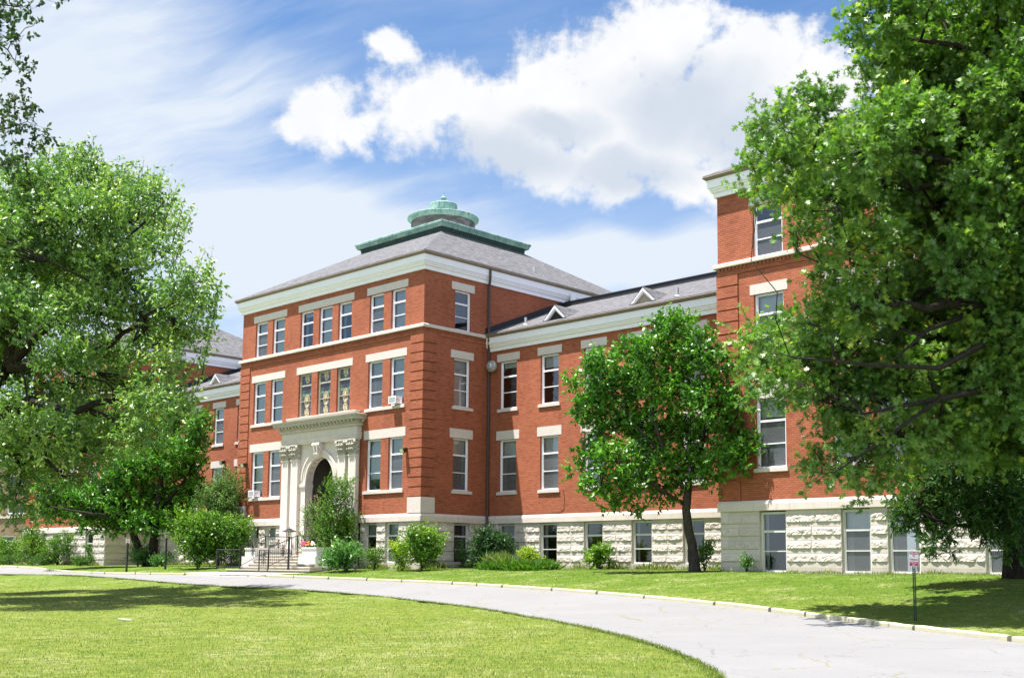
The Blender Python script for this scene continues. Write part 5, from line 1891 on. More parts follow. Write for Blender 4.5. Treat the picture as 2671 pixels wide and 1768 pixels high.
def tree(name, label, cat, base, limbs, clumps, leaf, mat, bark, density, twig, nleaf, leafL, group=None, up=0.5, outw=0.7, hang=0.0, flat=0.6, shell=0.42,
         branch_r=0.05, twig_r=0.007, shoots=(), twig_frac=0.5, extra=None, droop=0.25):
    """limbs: list of (points, radii); the first begins at the base. Each clump is joined to the closest limb point by a branch."""
    t = thing(name, base, label, cat, group)
    mb = MB()
    nodes, nrad = [], []
    for pts, rad in limbs:
        pts = [np.array(p, float) for p in pts]
        mb.tube(pts, rad, 9 if rad[0] > 0.12 else 6)
        for p, r in zip(pts, rad):
            nodes.append(p); nrad.append(r)
        for (p, q, r, s) in zip(pts[:-1], pts[1:], rad[:-1], rad[1:]):
            for k in (0.33, 0.66):
                nodes.append(p + (q - p) * k); nrad.append(r + (s - r) * k)
    nodes = np.array(nodes)
    B, D, LN, CI = fill(clumps, density, twig, nleaf, up, outw, hang, shell)
    for ci, (c, r) in enumerate(clumps):
        dist = np.linalg.norm(nodes - c, axis=1) + np.maximum(0, nodes[:, 2] - c[2]) * 0.6
        k = int(np.argmin(dist))
        rr = min(branch_r, nrad[k] * 0.8)
        br = bend(nodes[k], c, 5, 0.05)
        mb.tube(br, list(np.linspace(rr, rr * 0.45, len(br))), 6)
        idx = np.where(CI == ci)[0]
        if len(idx):
            sel = rng.choice(idx, max(1, int(len(idx) * twig_frac)), replace=False)
            hub = [br[-1], br[-2], br[-3]]
            for j in sel:
                h = hub[rng.integers(3)]
                mid = (h + B[j]) / 2 + rng.normal(size=3) * 0.05 * np.linalg.norm(B[j] - h)
                mb.tube([h, mid, B[j], B[j] + D[j] * LN[j]], [rr * 0.34, rr * 0.22, twig_r, twig_r * 0.6], 3, cap=False)
    for (p, q) in shoots:
        mb.tube([p, (np.array(p) + np.array(q)) / 2 + rng.normal(size=3) * 0.05, q], [0.022, 0.014, 0.006], 4)
    mb.build('trunk', bark, t, uv=False, smooth=True)
    P, A, N_, L, ti = leaves_on(B, D, LN, nleaf, leafL, flat=flat, droop=droop)
    if len(shoots):
        SB = np.array([s[0] for s in shoots]); SD = np.array([np.array(s[1]) - np.array(s[0]) for s in shoots]); SL = np.linalg.norm(SD, axis=1); SD = SD / SL[:, None]
        n = 64
        P2, A2, N2, L2, t2 = leaves_on(SB, SD, SL * 1.02, n, leafL * 0.95, spread=0.9, flat=flat, droop=droop)
        P2 = P2 + rng.normal(size=P2.shape) * 0.10
        P, A, N_, L, ti = np.r_[P, P2], np.r_[A, A2], np.r_[N_, N2], np.r_[L, L2], np.r_[ti, t2 + 0.1]
    leaf_mesh('crown', P, A, N_, L, ti, leaf, mat, t)
    if extra:
        extra(t, B, D, LN)
    return t


def gpt(u, v, d):
    """Point on the ground under a photo position at a given depth."""
    p = at_depth(u, v, d)
    return np.array([p[0], p[1], float(gh(p[0], p[1]))])


def L3(pts, d0, d1=None):
    d1 = d0 if d1 is None else d1
    n = len(pts)
    return [at_depth(u, v, d0 + (d1 - d0) * i / max(1, n - 1)) for i, (u, v) in enumerate(pts)]


# --- big shade tree on the west lawn (trunk just outside the picture)
dA = 50.0
bA = gpt(-75, 1560, dA)
trunkA = [bA + (0, 0, -0.3), bA + (0.05, 0, 0.3), at_depth(-72, 1420, dA), at_depth(-70, 1250, dA), at_depth(-40, 1080, dA), at_depth(20, 960, dA)]
limbsA = [(trunkA, [0.62, 0.48, 0.42, 0.40, 0.34, 0.26]),
          (L3([(20, 960), (90, 950), (150, 944), (207, 935), (259, 913), (292, 897), (320, 868), (380, 840)], dA, dA - 2), [0.24, 0.21, 0.19, 0.17, 0.15, 0.13, 0.10, 0.06]),
          (L3([(20, 960), (90, 880), (148, 824), (185, 783), (207, 742), (240, 706), (255, 676), (258, 600), (262, 520)], dA, dA + 1), [0.25, 0.22, 0.20, 0.18, 0.16, 0.13, 0.11, 0.08, 0.05]),
          (L3([(240, 706), (290, 665), (340, 612), (388, 570), (430, 525)], dA + 1, dA - 1), [0.10, 0.09, 0.07, 0.05, 0.03]),
          (L3([(-40, 1080), (60, 1045), (155, 1064), (204, 1071), (245, 1052), (277, 1046), (340, 1050), (420, 1035)], dA, dA - 3), [0.22, 0.19, 0.17, 0.16, 0.14, 0.12, 0.09, 0.05]),
          (L3([(215, 1068), (240, 1070), (286, 1088), (326, 1112), (380, 1141), (412, 1186)], dA - 1, dA - 3), [0.10, 0.09, 0.08, 0.07, 0.05, 0.03]),
          (L3([(-60, 1120), (0, 1082), (24, 1120), (34, 1152), (73, 1166), (102, 1182), (126, 1203), (151, 1228)], dA - 2, dA - 6), [0.17, 0.15, 0.13, 0.12, 0.10, 0.08, 0.07, 0.05]),
          (L3([(34, 1152), (44, 1200), (58, 1226), (52, 1260), (40, 1300)], dA - 4, dA - 5), [0.07, 0.06, 0.05, 0.04, 0.02]),
          (L3([(20, 960), (30, 860), (50, 760), (90, 640), (120, 520)], dA, dA + 2), [0.22, 0.19, 0.15, 0.11, 0.06]),
          (L3([(320, 868), (400, 830), (470, 790), (520, 745)], dA - 1, dA), [0.09, 0.07, 0.05, 0.03]),
          (L3([(-70, 1250), (-150, 1100), (-230, 900)], dA, dA + 2), [0.25, 0.18, 0.1])]
cA = [(60, 480, 75, 55), (150, 470, 70, 60), (215, 455, 45, 60), (300, 490, 65, 55), (385, 520, 55, 45), (100, 565, 110, 70), (230, 565, 110, 70), (340, 580, 85, 60), (440, 590, 42, 36), (60, 680, 100, 85), (180, 690, 105, 80),
      (300, 690, 100, 75), (395, 655, 66, 42), (455, 762, 62, 42), (528, 735, 34, 30), (350, 800, 85, 65), (240, 810, 95, 70), (110, 820, 105, 75), (20, 850, 80, 85), (455, 838, 72, 45), (525, 812, 42, 38), (498, 888, 40, 30),
      (400, 900, 75, 48), (290, 930, 85, 50), (180, 945, 85, 55), (60, 960, 85, 75), (425, 958, 55, 28), (486, 962, 34, 11), (330, 1005, 80, 42), (220, 1030, 85, 50), (110, 1060, 75, 52), (380, 1060, 80, 42), (470, 1062, 45, 22),
      (150, 1150, 80, 50), (270, 1130, 85, 52), (35, 1290, 40, 60), (64, 1362, 24, 34), (190, 1240, 70, 40), (95, 1140, 90, 60), (230, 1180, 80, 46), (330, 1115, 80, 46), (60, 1205, 60, 50), (180, 1075, 80, 46), (365, 1150, 60, 36), (10, 1120, 60, 60), (104, 1238, 34, 36), (0, 1180, 34, 60),
      (20, 1060, 34, 40), (-90, 700, 130, 130), (-100, 900, 120, 120), (-200, 820, 130, 130), (-60, 540, 110, 80), (-180, 640, 110, 90), (-120, 1060, 100, 80), (60, 640, 100, 80, 59), (-60, 760, 110, 90, 60), (180, 760, 80, 60, 58), (-120, 880, 120, 90, 58), (40, 820, 90, 70, 42), (-140, 760, 120, 90, 42), (-40, 620, 100, 80, 43), (120, 760, 70, 60, 60), (260, 720, 60, 50, 59)]
tipsA = [(213, 376, 18), (190, 400, 12), (278, 425, 16), (350, 440, 12), (393, 452, 18), (466, 476, 22), (482, 520, 18), (484, 575, 16), (535, 648, 22), (556, 706, 22), (571, 740, 18), (110, 420, 10), (305, 470, 8), (60, 432, 6), (563, 770, 10), (445, 478, 10), (240, 408, 8), (160, 412, 8), (420, 470, 10), (130, 385, 8), (330, 418, 10), (260, 392, 10), (455, 500, 16), (500, 545, 20), (470, 620, 18), (520, 665, 22), (545, 690, 22), (575, 760, 22), (560, 830, 16), (545, 870, 10), (40, 400, 6), (85, 440, 8), (375, 415, 14), (430, 440, 18), (510, 930, 24), (535, 955, 26), (205, 372, 14)]
shootsA = []
for (u, v, lean) in tipsA:
    d = dA + rng.uniform(-2, 2)
    a, b = at_depth(u - lean * 2.0, v + 125, d), at_depth(u, v + 2, d + rng.uniform(-0.3, 0.3))
    shootsA.append((a, b))
tree('shade_tree', 'huge spreading maple on the lawn, its trunk hidden at the edge of the picture', 'tree', bA, limbsA, clump_px(cA, dA, 6.5, k=0.79, deep=1.4), 'lance', 'leaf_maple', 'bark_dark', 42, 0.90, 18, 0.18,
     up=0.55, outw=0.65, shoots=shootsA, branch_r=0.06, twig_frac=0.35, flat=0.45, droop=0.45)

# --- fine-leaved branches hanging in from another tree
dB = 14.5
bB = gpt(-420, 1800, dB)
limbsB = [([bB + (0, 0, -0.3), at_depth(-420, 1300, dB), at_depth(-400, 800, dB), at_depth(-360, 400, dB), at_depth(-330, 100, dB)], [0.36, 0.28, 0.24, 0.19, 0.13]),
          (L3([(-360, 400), (-200, 330), (-60, 395), (0, 432), (40, 424)], dB), [0.05, 0.035, 0.02, 0.010, 0.005]),
          (L3([(-400, 650), (-200, 420), (-60, 350), (20, 335), (70, 318)], dB), [0.05, 0.035, 0.018, 0.009, 0.004]),
          (L3([(-330, 100), (-160, 40), (-40, 90), (20, 130), (50, 180)], dB), [0.05, 0.03, 0.015, 0.008, 0.004]),
          (L3([(-330, 100), (-150, -40), (-20, 10), (60, 20)], dB), [0.05, 0.03, 0.012, 0.004])]
cB = [(10, 22, 40, 22), (62, 26, 26, 10), (88, 22, 14, 5), (30, 58, 44, 16), (92, 56, 26, 7), (10, 92, 36, 14), (62, 92, 22, 10), (14, 130, 16, 14), (34, 160, 12, 18), (48, 196, 16, 13), (68, 172, 22, 6), (92, 180, 12, 4), (56, 250, 16, 13), (38, 285, 26, 18), (12, 300, 26, 22),
      (80, 270, 12, 7), (52, 318, 36, 16), (100, 330, 16, 9), (22, 345, 34, 20), (78, 388, 32, 18), (20, 400, 34, 22), (112, 392, 22, 7), (48, 425, 30, 12), (105, 360, 8, 6), (3, 430, 20, 14), (172, 1, 8, 4)]
tree('fine_leaved_tree', 'dark fine leaved branches hanging against the pale sky above the maple', 'tree', bB, limbsB, clump_px(cB, dB, 0.5), 'oval', 'leaf_dusk', 'bark_dark', 150, 0.19, 17, 0.058,
     up=0.1, outw=0.8, branch_r=0.007, twig_r=0.0022, twig_frac=0.8, flat=0.3, shell=0.55)

# --- small evergreen tree before the east wing
pD = on_y(1812, 1480, 0.9)
dD = (pD - CAM) @ FW
pD[2] = float(gh(pD[0], pD[1]))
limbsD = [([pD + (0, 0, -0.2), pD + (0, 0, 0.15)] + L3([(1806, 1420), (1797, 1385), (1790, 1330), (1797, 1255)], dD), [0.36, 0.26, 0.21, 0.20, 0.19, 0.17]),
          (L3([(1797, 1255), (1825, 1180), (1848, 1080), (1840, 960), (1800, 860)], dD, dD + 0.5), [0.12, 0.10, 0.08, 0.06, 0.03]),
          (L3([(1793, 1290), (1740, 1200), (1700, 1080), (1700, 950)], dD, dD - 0.6), [0.12, 0.10, 0.07, 0.03]),
          (L3([(1791, 1320), (1700, 1260), (1600, 1210), (1540, 1180)], dD, dD - 0.8), [0.09, 0.07, 0.05, 0.02]),
          (L3([(1797, 1255), (1860, 1190), (1930, 1150)], dD, dD - 0.4), [0.08, 0.06, 0.03]),
          (L3([(1740, 1200), (1650, 1100), (1580, 1000)], dD - 0.4, dD + 0.4), [0.07, 0.05, 0.02])]
cD = [(1735, 862, 44, 42), (1790, 858, 28, 30), (1660, 925, 55, 42), (1740, 935, 75, 55), (1825, 920, 52, 55), (1868, 968, 36, 50), (1572, 975, 56, 55), (1650, 1005, 75, 55), (1755, 1020, 85, 58), (1855, 1050, 62, 55), (1545, 1060, 50, 48), (1605, 1100, 72, 55), (1700, 1110, 85, 58), (1820, 1130, 82, 52),
      (1900, 1115, 48, 40), (1540, 1180, 42, 36), (1610, 1200, 64, 50), (1710, 1205, 75, 52), (1815, 1215, 62, 44), (1905, 1185, 46, 34), (1548, 1275, 34, 32), (1632, 1285, 55, 42), (1735, 1280, 45, 34), (1850, 1250, 34, 22), (1662, 1340, 18, 14), (1500, 1225, 20, 14), (1508, 1090, 16, 20), (1925, 1050, 30, 26), (1590, 1315, 22, 18), (1950, 1150, 34, 26), (1925, 1210, 34, 24), (1965, 1175, 18, 14), (1495, 1000, 18, 24)]
shD = [(at_depth(u - 4, v + 60, dD), at_depth(u, v + 5, dD)) for u, v in ((1726, 800), (1776, 802), (1750, 830), (1602, 892), (1850, 880), (1690, 850), (1532, 915), (1878, 905))]
tree('broadleaf_evergreen', 'bright green glossy small tree with a leaning trunk in front of the wing', 'tree', pD, limbsD, clump_px([(*c, dD - rng.uniform(0.8, 2.6)) if c[0] > 1840 else c for c in cD], dD, 1.3), 'oval', 'leaf_magnolia', 'bark', 46, 0.50, 13, 0.175, up=0.6, outw=0.6, branch_r=0.045, shoots=shD, twig_frac=0.35, flat=0.45)

# --- its older neighbour before the west wing, two trunks
pC = on_y(398, 1472, -0.6)
dC = (pC - CAM) @ FW
pC[2] = float(gh(pC[0], pC[1]))
limbsC = [([pC + (0, 0, -0.2), pC + (0, 0, 0.3)] + L3([(398, 1430), (404, 1385), (410, 1330), (420, 1250), (440, 1160)], dC), [0.42, 0.34, 0.30, 0.28, 0.24, 0.18, 0.1]),
          ([pC + (-0.5, 0.0, -0.2)] + L3([(368, 1445), (350, 1400), (338, 1360), (310, 1310), (260, 1270)], dC), [0.34, 0.28, 0.25, 0.21, 0.16, 0.08]),
          (L3([(338, 1360), (300, 1345), (240, 1340), (180, 1330), (130, 1320)], dC, dC - 1.5), [0.15, 0.13, 0.10, 0.07, 0.04]),
          (L3([(410, 1330), (470, 1270), (510, 1200), (520, 1130)], dC), [0.15, 0.12, 0.08, 0.04])]
cC = [(470, 1062, 30, 28), (520, 1108, 30, 40), (445, 1110, 45, 36), (500, 1165, 46, 45), (415, 1200, 80, 55), (330, 1225, 80, 50), (490, 1225, 50, 42), (250, 1300, 75, 48), (118, 1275, 32, 46), (130, 1335, 46, 34), (345, 1310, 85, 55), (440, 1310, 75, 55), (225, 1358, 55, 26), (500, 1290, 42, 40), (390, 1365, 70, 32), (290, 1375, 50, 20), (180, 1300, 55, 45), (465, 1360, 40, 26), (108, 1215, 22, 26)]
tree('broadleaf_evergreen', 'dark green broad tree with two trunks before the far wing, behind the small white sign', 'tree', pC, limbsC, clump_px(cC, dC, 1.6), 'oval', 'leaf_magnolia', 'bark_dark', 40, 0.55, 12, 0.20, up=0.55, outw=0.6, branch_r=0.06, twig_frac=0.3, flat=0.45)

# --- pin oak on the east lawn, trunk beyond the picture
dE = 32.0
bE = gpt(2980, 1650, dE)
limbsE = [([bE + (0, 0, -0.3), bE + (0, 0, 0.4), at_depth(2975, 1300, dE), at_depth(2960, 1000, dE), at_depth(2930, 700, dE), at_depth(2900, 350, dE), at_depth(2880, 0, dE)], [0.68, 0.52, 0.46, 0.42, 0.36, 0.27, 0.18]),
          (L3([(2955, 950), (2800, 870), (2700, 770), (2640, 800), (2590, 822), (2540, 800), (2470, 792), (2420, 806), (2370, 790), (2300, 800)], dE, dE - 2), [0.26, 0.24, 0.22, 0.20, 0.18, 0.15, 0.12, 0.10, 0.07, 0.04]),
          (L3([(2540, 800), (2500, 830), (2420, 860), (2370, 905), (2320, 945)], dE - 1, dE - 2.5), [0.09, 0.07, 0.06, 0.04, 0.02]),
          (L3([(2930, 700), (2760, 560), (2600, 450), (2510, 455), (2440, 480), (2380, 500)], dE, dE - 1), [0.22, 0.18, 0.13, 0.10, 0.07, 0.04]),
          (L3([(2600, 450), (2500, 430), (2400, 400), (2250, 400), (2100, 420)], dE - 1, dE + 1), [0.10, 0.09, 0.07, 0.05, 0.02]),
          (L3([(2900, 350), (2700, 200), (2500, 120), (2350, 100)], dE, dE), [0.16, 0.12, 0.08, 0.04]),
          (L3([(2960, 1000), (2800, 980), (2650, 1000), (2450, 1040), (2250, 1080)], dE - 1, dE - 2), [0.18, 0.14, 0.11, 0.07, 0.03]),
          (L3([(2640, 800), (2560, 900), (2450, 960), (2250, 950), (2060, 930)], dE - 1.5, dE - 3), [0.10, 0.09, 0.07, 0.05, 0.02]),
          (L3([(2450, 1040), (2300, 1150), (2180, 1230)], dE - 2, dE - 2), [0.06, 0.04, 0.02])]
cE = [(2300, 45, 90, 60), (2450, 50, 110, 80), (2600, 60, 110, 90), (2305, 170, 62, 70), (2400, 190, 95, 85), (2500, 190, 110, 90), (2620, 200, 100, 100), (2310, 300, 66, 70), (2130, 290, 60, 42), (2040, 335, 62, 42), (2010, 420, 52, 50), (2115, 390, 85, 65), (2240, 400, 100, 80),
      (2380, 330, 100, 85), (2520, 340, 115, 95), (2640, 330, 90, 100), (1968, 512, 34, 12), (2060, 505, 60, 42), (2170, 510, 80, 65), (2290, 515, 90, 70), (2410, 455, 80, 55), (2540, 470, 60, 50), (2650, 500, 70, 75), (2072, 590, 26, 40), (2145, 588, 42, 40), (2205, 640, 45, 42), (2172, 735, 48, 48),
      (2285, 640, 70, 60), (2380, 640, 60, 50), (2520, 680, 85, 75), (2630, 680, 80, 90), (2230, 800, 90, 70), (2110, 850, 70, 42), (1985, 885, 55, 26), (2060, 935, 95, 50), (2190, 920, 110, 80), (2330, 790, 80, 70), (2450, 850, 90, 80), (2570, 880, 85, 85), (2650, 860, 70, 100),
      (2015, 1010, 62, 32), (2130, 1035, 95, 52), (2250, 1035, 100, 70), (2390, 990, 100, 80), (2520, 1010, 100, 90), (2630, 1020, 75, 100), (1960, 960, 30, 40), (2210, 1130, 66, 40), (2150, 1215, 40, 32), (2108, 1262, 22, 14), (2240, 1205, 62, 42), (2262, 1265, 40, 26), (2350, 1140, 80, 60), (2470, 1130, 90, 70), (2590, 1140, 80, 80),
      (2340, 1232, 45, 30), (2740, 150, 110, 120), (2780, 400, 120, 130), (2760, 620, 110, 110), (2820, 860, 110, 110), (2780, 1080, 110, 90), (2480, -80, 140, 60), (2650, -60, 140, 70), (2310, -50, 80, 50), (3050, 200, 160, 170), (3080, 550, 150, 150), (3100, 900, 140, 130), (2900, -60, 160, 90), (2480, 160, 150, 120, 33.5), (2620, 300, 150, 150, 34.5), (2450, 380, 130, 110, 34), (2420, 560, 90, 70, 34), (2580, 560, 140, 120, 34.5), (2480, 740, 140, 110, 34), (2640, 760, 120, 130, 35), (2560, 940, 130, 110, 34), (2400, 920, 110, 80, 33.5), (2620, 1080, 100, 100, 35), (2500, 1060, 100, 80, 34.5), (2700, 250, 150, 160, 30), (2720, 560, 140, 150, 30), (2750, 850, 130, 130, 30)]
shE = [(at_depth(u + du, v + 55, dE), at_depth(u, v + 4, dE)) for u, v, du in ((2097, 205, 10), (2020, 265, 14), (2135, 226, 6), (1958, 320, 24), (1945, 395, 26), (2188, 70, 40), (2240, 150, 30), (2060, 236, 8), (1972, 470, 20))]
tree('oak_tree', 'tall pin oak with glossy lobed leaves shading the lawn behind the fire lane sign', 'tree', bE, limbsE, clump_px(cE, dE, 2.8, k=0.97), 'oak', 'leaf_oak', 'bark_dark', 52, 0.60, 16, 0.195, up=0.35, outw=0.75, branch_r=0.04, twig_r=0.006, shoots=shE, twig_frac=0.4, flat=0.5, droop=0.35)

# --- conifer at the edge of the lawn, trunk in deep shade
bF = gpt(2652, 1520, 38.5)
dF = 38.5
limbsF = [([bF + (0, 0, -0.3), at_depth(2652, 1440, dF), at_depth(2645, 1250, dF), at_depth(2640, 1050, dF), at_depth(2640, 850, dF)], [0.50, 0.42, 0.40, 0.36, 0.28]),
          (L3([(2645, 1330), (2570, 1372), (2500, 1370), (2440, 1355), (2390, 1330)], dF, dF - 3), [0.10, 0.08, 0.06, 0.04, 0.02]),
          (L3([(2645, 1220), (2540, 1230), (2450, 1260), (2380, 1290)], dF, dF - 3), [0.10, 0.07, 0.05, 0.02]),
          (L3([(2645, 1140), (2560, 1140), (2470, 1170), (2400, 1200)], dF, dF - 2), [0.09, 0.07, 0.05, 0.02])]
cF = [(2372, 1300, 42, 42), (2395, 1240, 52, 38), (2420, 1350, 50, 36), (2440, 1300, 60, 45), (2480, 1240, 60, 45), (2455, 1395, 32, 22), (2430, 1425, 20, 18), (2550, 1290, 60, 45), (2530, 1220, 60, 45), (2590, 1240, 45, 70), (2600, 1340, 40, 60), (2520, 1340, 46, 30), (2440, 1185, 60, 36), (2530, 1150, 60, 42), (2610, 1160, 40, 60), (2350, 1345, 24, 24), (2478, 1445, 10, 12), (2570, 1385, 26, 30), (2700, 1250, 60, 90), (2640, 1420, 26, 30), (2655, 1330, 24, 60)]
tree('conifer', 'dark needled conifer with drooping sprays beside the basement windows, under the oak', 'tree', bF, limbsF, clump_px(cF, dF - 1.5, 1.2, k=1.15), 'spray', 'leaf_conifer', 'bark_dark', 66, 0.34, 16, 0.17, up=0.05, outw=0.8, branch_r=0.03, twig_r=0.005, twig_frac=0.5, flat=0.35, shell=0.5, droop=0.3)


# --- shrubs
def shrub(name, label, u0, u1, vt, vb, Y, leaf, mat, leafL, density=44, nleaf=9, twig=0.30, up=0.6, outw=0.7, group=None, parts=9, bark='bark', gap=0.0, flat=0.4, spiky=0, petals=None, depth_f=0.8, cat='shrub'):
    uc = (u0 + u1) / 2
    p = on_y(uc, vb, Y)
    d = (p - CAM) @ FW
    g = float(gh(p[0], p[1]))
    k = d / F_PX
    w, h = (u1 - u0) * k, (vb - vt) * k
    base = np.array([p[0], p[1], g])
    cl = []
    top = at_depth(uc, vt, d)[2]
    H = max(0.3, top - g)
    for i in range(parts):
        a = rng.uniform(0, 2 * math.pi)
        rr = math.sqrt(rng.random()) * 0.76
        hz = rng.uniform(0.22, 0.78)
        taper = 1.0 - 0.35 * max(0, hz - 0.5)
        c = base + RT * (rr * math.cos(a) * w / 2 * taper) + FW * np.array([1, 1, 0]) * (rr * math.sin(a) * w / 2 * depth_f) + np.array([0, 0, H * hz])
        c[2] = g + H * hz
        r = np.array([w * 0.27, H * 0.24, w * 0.27 * depth_f]) * rng.uniform(0.8, 1.15)
        cl.append((c, r))
    cl.append((base + np.array([0, 0, H * 0.45]), (w * 0.33, H * 0.38, w * 0.30 * depth_f)))
    limbs = [([base + np.array([0, 0, -0.1]), base + np.array([0, 0, H * 0.25])], [0.05, 0.03])]
    for i in range(5):
        a = rng.uniform(0, 6.28)
        limbs.append((bend(base, base + np.array([math.cos(a) * w * 0.25, math.sin(a) * w * 0.25, H * rng.uniform(0.6, 0.85)]), 4), [0.03, 0.024, 0.018, 0.013, 0.008]))
    sh = []
    for i in range(spiky):
        c, r = cl[rng.integers(len(cl))]
        o = rand_unit(1)[0] * np.array([1, 1, 0.3]) + np.array([0, 0, 0.75])
        o /= np.linalg.norm(o)
        q = c + o * np.array([r[0], r[0], r[1]]) * 0.8
        sh.append((q, q + o * rng.uniform(0.35, 0.75) * min(1.0, H * 0.5)))

    def extra(t, B, D, LN):
        if petals:
            i = rng.choice(len(B), min(len(B), petals), replace=False)
            hi = i[np.argsort(-B[i, 2])][: max(4, len(i) // 2)]
            P, A, N_, L, ti = leaves_on(B[hi] + D[hi] * LN[hi][:, None], D[hi], LN[hi] * 0.5, 7, 0.07)
            leaf_mesh('blossom', P, A, N_, L, ti, 'oval', 'petal_leaf', t)

    return tree(name, label, cat, base, limbs, cl, leaf, mat, bark, density, twig, nleaf, leafL, group, up, outw, flat=flat, branch_r=0.018, twig_r=0.004, shoots=sh, twig_frac=0.3, extra=extra, shell=0.5)


shrub('clipped_shrub', 'low clipped dome shrub at the very edge of the picture, westmost of the clipped row', -30, 78, 1443, 1474, -0.8, 'oval', 'leaf_clipped', 0.055, 120, 12, 0.12, up=0.4, group='clipped domes by the far block', parts=8)
shrub('clipped_shrub', 'wide clipped dome shrub between two others, below the white wall stones', 72, 160, 1441, 1474, -1.2, 'oval', 'leaf_clipped', 0.055, 120, 12, 0.12, up=0.4, group='clipped domes by the far block', parts=9)
shrub('clipped_shrub', 'clipped dome shrub standing alone under the basement windows of the far block', 174, 246, 1448, 1475, -1.2, 'oval', 'leaf_clipped', 0.055, 130, 12, 0.11, up=0.4, group='clipped domes by the far block', parts=8)
shrub('wild_shrub', 'rank bright green shrub in front of the tan brick building', -40, 60, 1402, 1462, -0.2, 'oval', 'leaf_bright', 0.11, 46, 9, 0.32, spiky=8)
shrub('wild_shrub', 'tangled bright shrub at the corner pilaster of the far block', 40, 130, 1372, 1466, -0.4, 'oval', 'leaf_bright', 0.11, 50, 9, 0.36, spiky=12, parts=11)
shrub('wild_shrub', 'leggy lime shrub against the white stones beside the first basement window', 112, 188, 1390, 1466, -0.5, 'oval', 'leaf_bright', 0.10, 42, 8, 0.36, spiky=14, parts=9)
shrub('climbing_vine', 'green vine growing up a basement window of the far block', 222, 244, 1408, 1462, 0.2, 'oval', 'leaf_bright', 0.10, 46, 8, 0.25, spiky=4, parts=6, cat='vine')
shrub('dark_shrub', 'dark ivy clad shrub around the two tree trunks', 318, 402, 1415, 1474, -1.4, 'oval', 'leaf_gloss', 0.11, 46, 9, 0.3, spiky=6)
shrub('dark_shrub', 'low dark shrub under the broad tree beside the lamp post', 392, 452, 1440, 1476, -1.2, 'oval', 'leaf_gloss', 0.10, 46, 9, 0.25, spiky=4)
shrub('large_shrub', 'big bright bushy shrub with arching shoots by the iron railing', 440, 590, 1318, 1481, -2.6, 'oval', 'leaf_bright', 0.14, 40, 11, 0.42, spiky=46, parts=17, flat=0.45)
shrub('feathery_shrub', 'tall greyish feathery shrub rising behind the big bright one', 506, 634, 1212, 1440, -0.9, 'oval', 'leaf_myrtle', 0.11, 60, 11, 0.42, spiky=60, parts=18, up=0.9)
shrub('arching_shrub', 'green arching shrub between the iron railing and the corner of the wall', 560, 660, 1342, 1470, -1.5, 'oval', 'leaf_bright', 0.12, 32, 9, 0.42, spiky=30, parts=12)
shrub('climbing_shrub', 'tall bushy vine covering the pilasters beside the entrance arch', 826, 922, 1232, 1478, -1.5, 'oval', 'leaf_bright', 0.085, 52, 9, 0.34, spiky=40, parts=24, up=0.8)
shrub('flowering_shrub', 'loose pink flowered crape myrtle leaning over the steps', 776, 842, 1285, 1385, -1.9, 'oval', 'leaf_myrtle', 0.085, 30, 8, 0.34, spiky=14, parts=8, up=0.8, petals=40)
shrub('glossy_shrub', 'low glossy blue green shrub right of the cheek wall, below the tall vine', 838, 962, 1412, 1483, -3.2, 'oval', 'leaf_gloss', 0.13, 44, 9, 0.34, spiky=20, parts=11)
shrub('small_shrub', 'small round olive shrub between the glossy one and the corner bush', 945, 1008, 1424, 1482, -1.9, 'oval', 'leaf_clipped', 0.07, 60, 10, 0.24, spiky=8)
shrub('corner_bush', 'bright bush with long shoots at the corner of the centre block', 1046, 1152, 1378, 1485, -2.0, 'oval', 'leaf_bright', 0.12, 40, 10, 0.38, spiky=44, parts=13)
shrub('golden_bush', 'yellow green bush growing into the corner bush', 1020, 1078, 1408, 1484, -2.2, 'oval', 'leaf_lime', 0.095, 50, 10, 0.28, spiky=16, parts=9)
shrub('climbing_vine', 'ivy climbing the basement window on the shaded side wall', 1184, 1232, 1410, 1478, 2.6, 'oval', 'leaf_gloss', 0.10, 40, 8, 0.25, spiky=6, parts=6, cat='vine')
shrub('yew_shrub', 'dark spreading yew in the shaded inner corner below the downpipe', 1232, 1336, 1382, 1480, 2.6, 'spray', 'leaf_yew', 0.19, 46, 11, 0.38, spiky=40, parts=14, up=0.4)
shrub('lime_shrub', 'small lime green shrub at the end of the low flower bed', 1358, 1414, 1432, 1472, 2.2, 'oval', 'leaf_lime', 0.10, 46, 9, 0.28, spiky=14)
shrub('weedy_sapling', 'young sapling with long feathery leaves against the stone base', 1536, 1592, 1420, 1478, 3.6, 'spray', 'leaf_bright', 0.30, 16, 9, 0.40, spiky=14, parts=6, up=0.5, cat='sapling')
shrub('climbing_vine', 'vine sprouting from the foot of the leaning tree trunk', 1826, 1850, 1410, 1482, 1.8, 'oval', 'leaf_magnolia', 0.15, 20, 7, 0.28, spiky=6, parts=5, cat='vine')
shrub('weed_plant', 'thin upright weed at the foot of the shaded stone wall', 1936, 1956, 1448, 1494, -0.1, 'oval', 'leaf_gloss', 0.09, 16, 6, 0.2, spiky=7, parts=4, cat='weed')


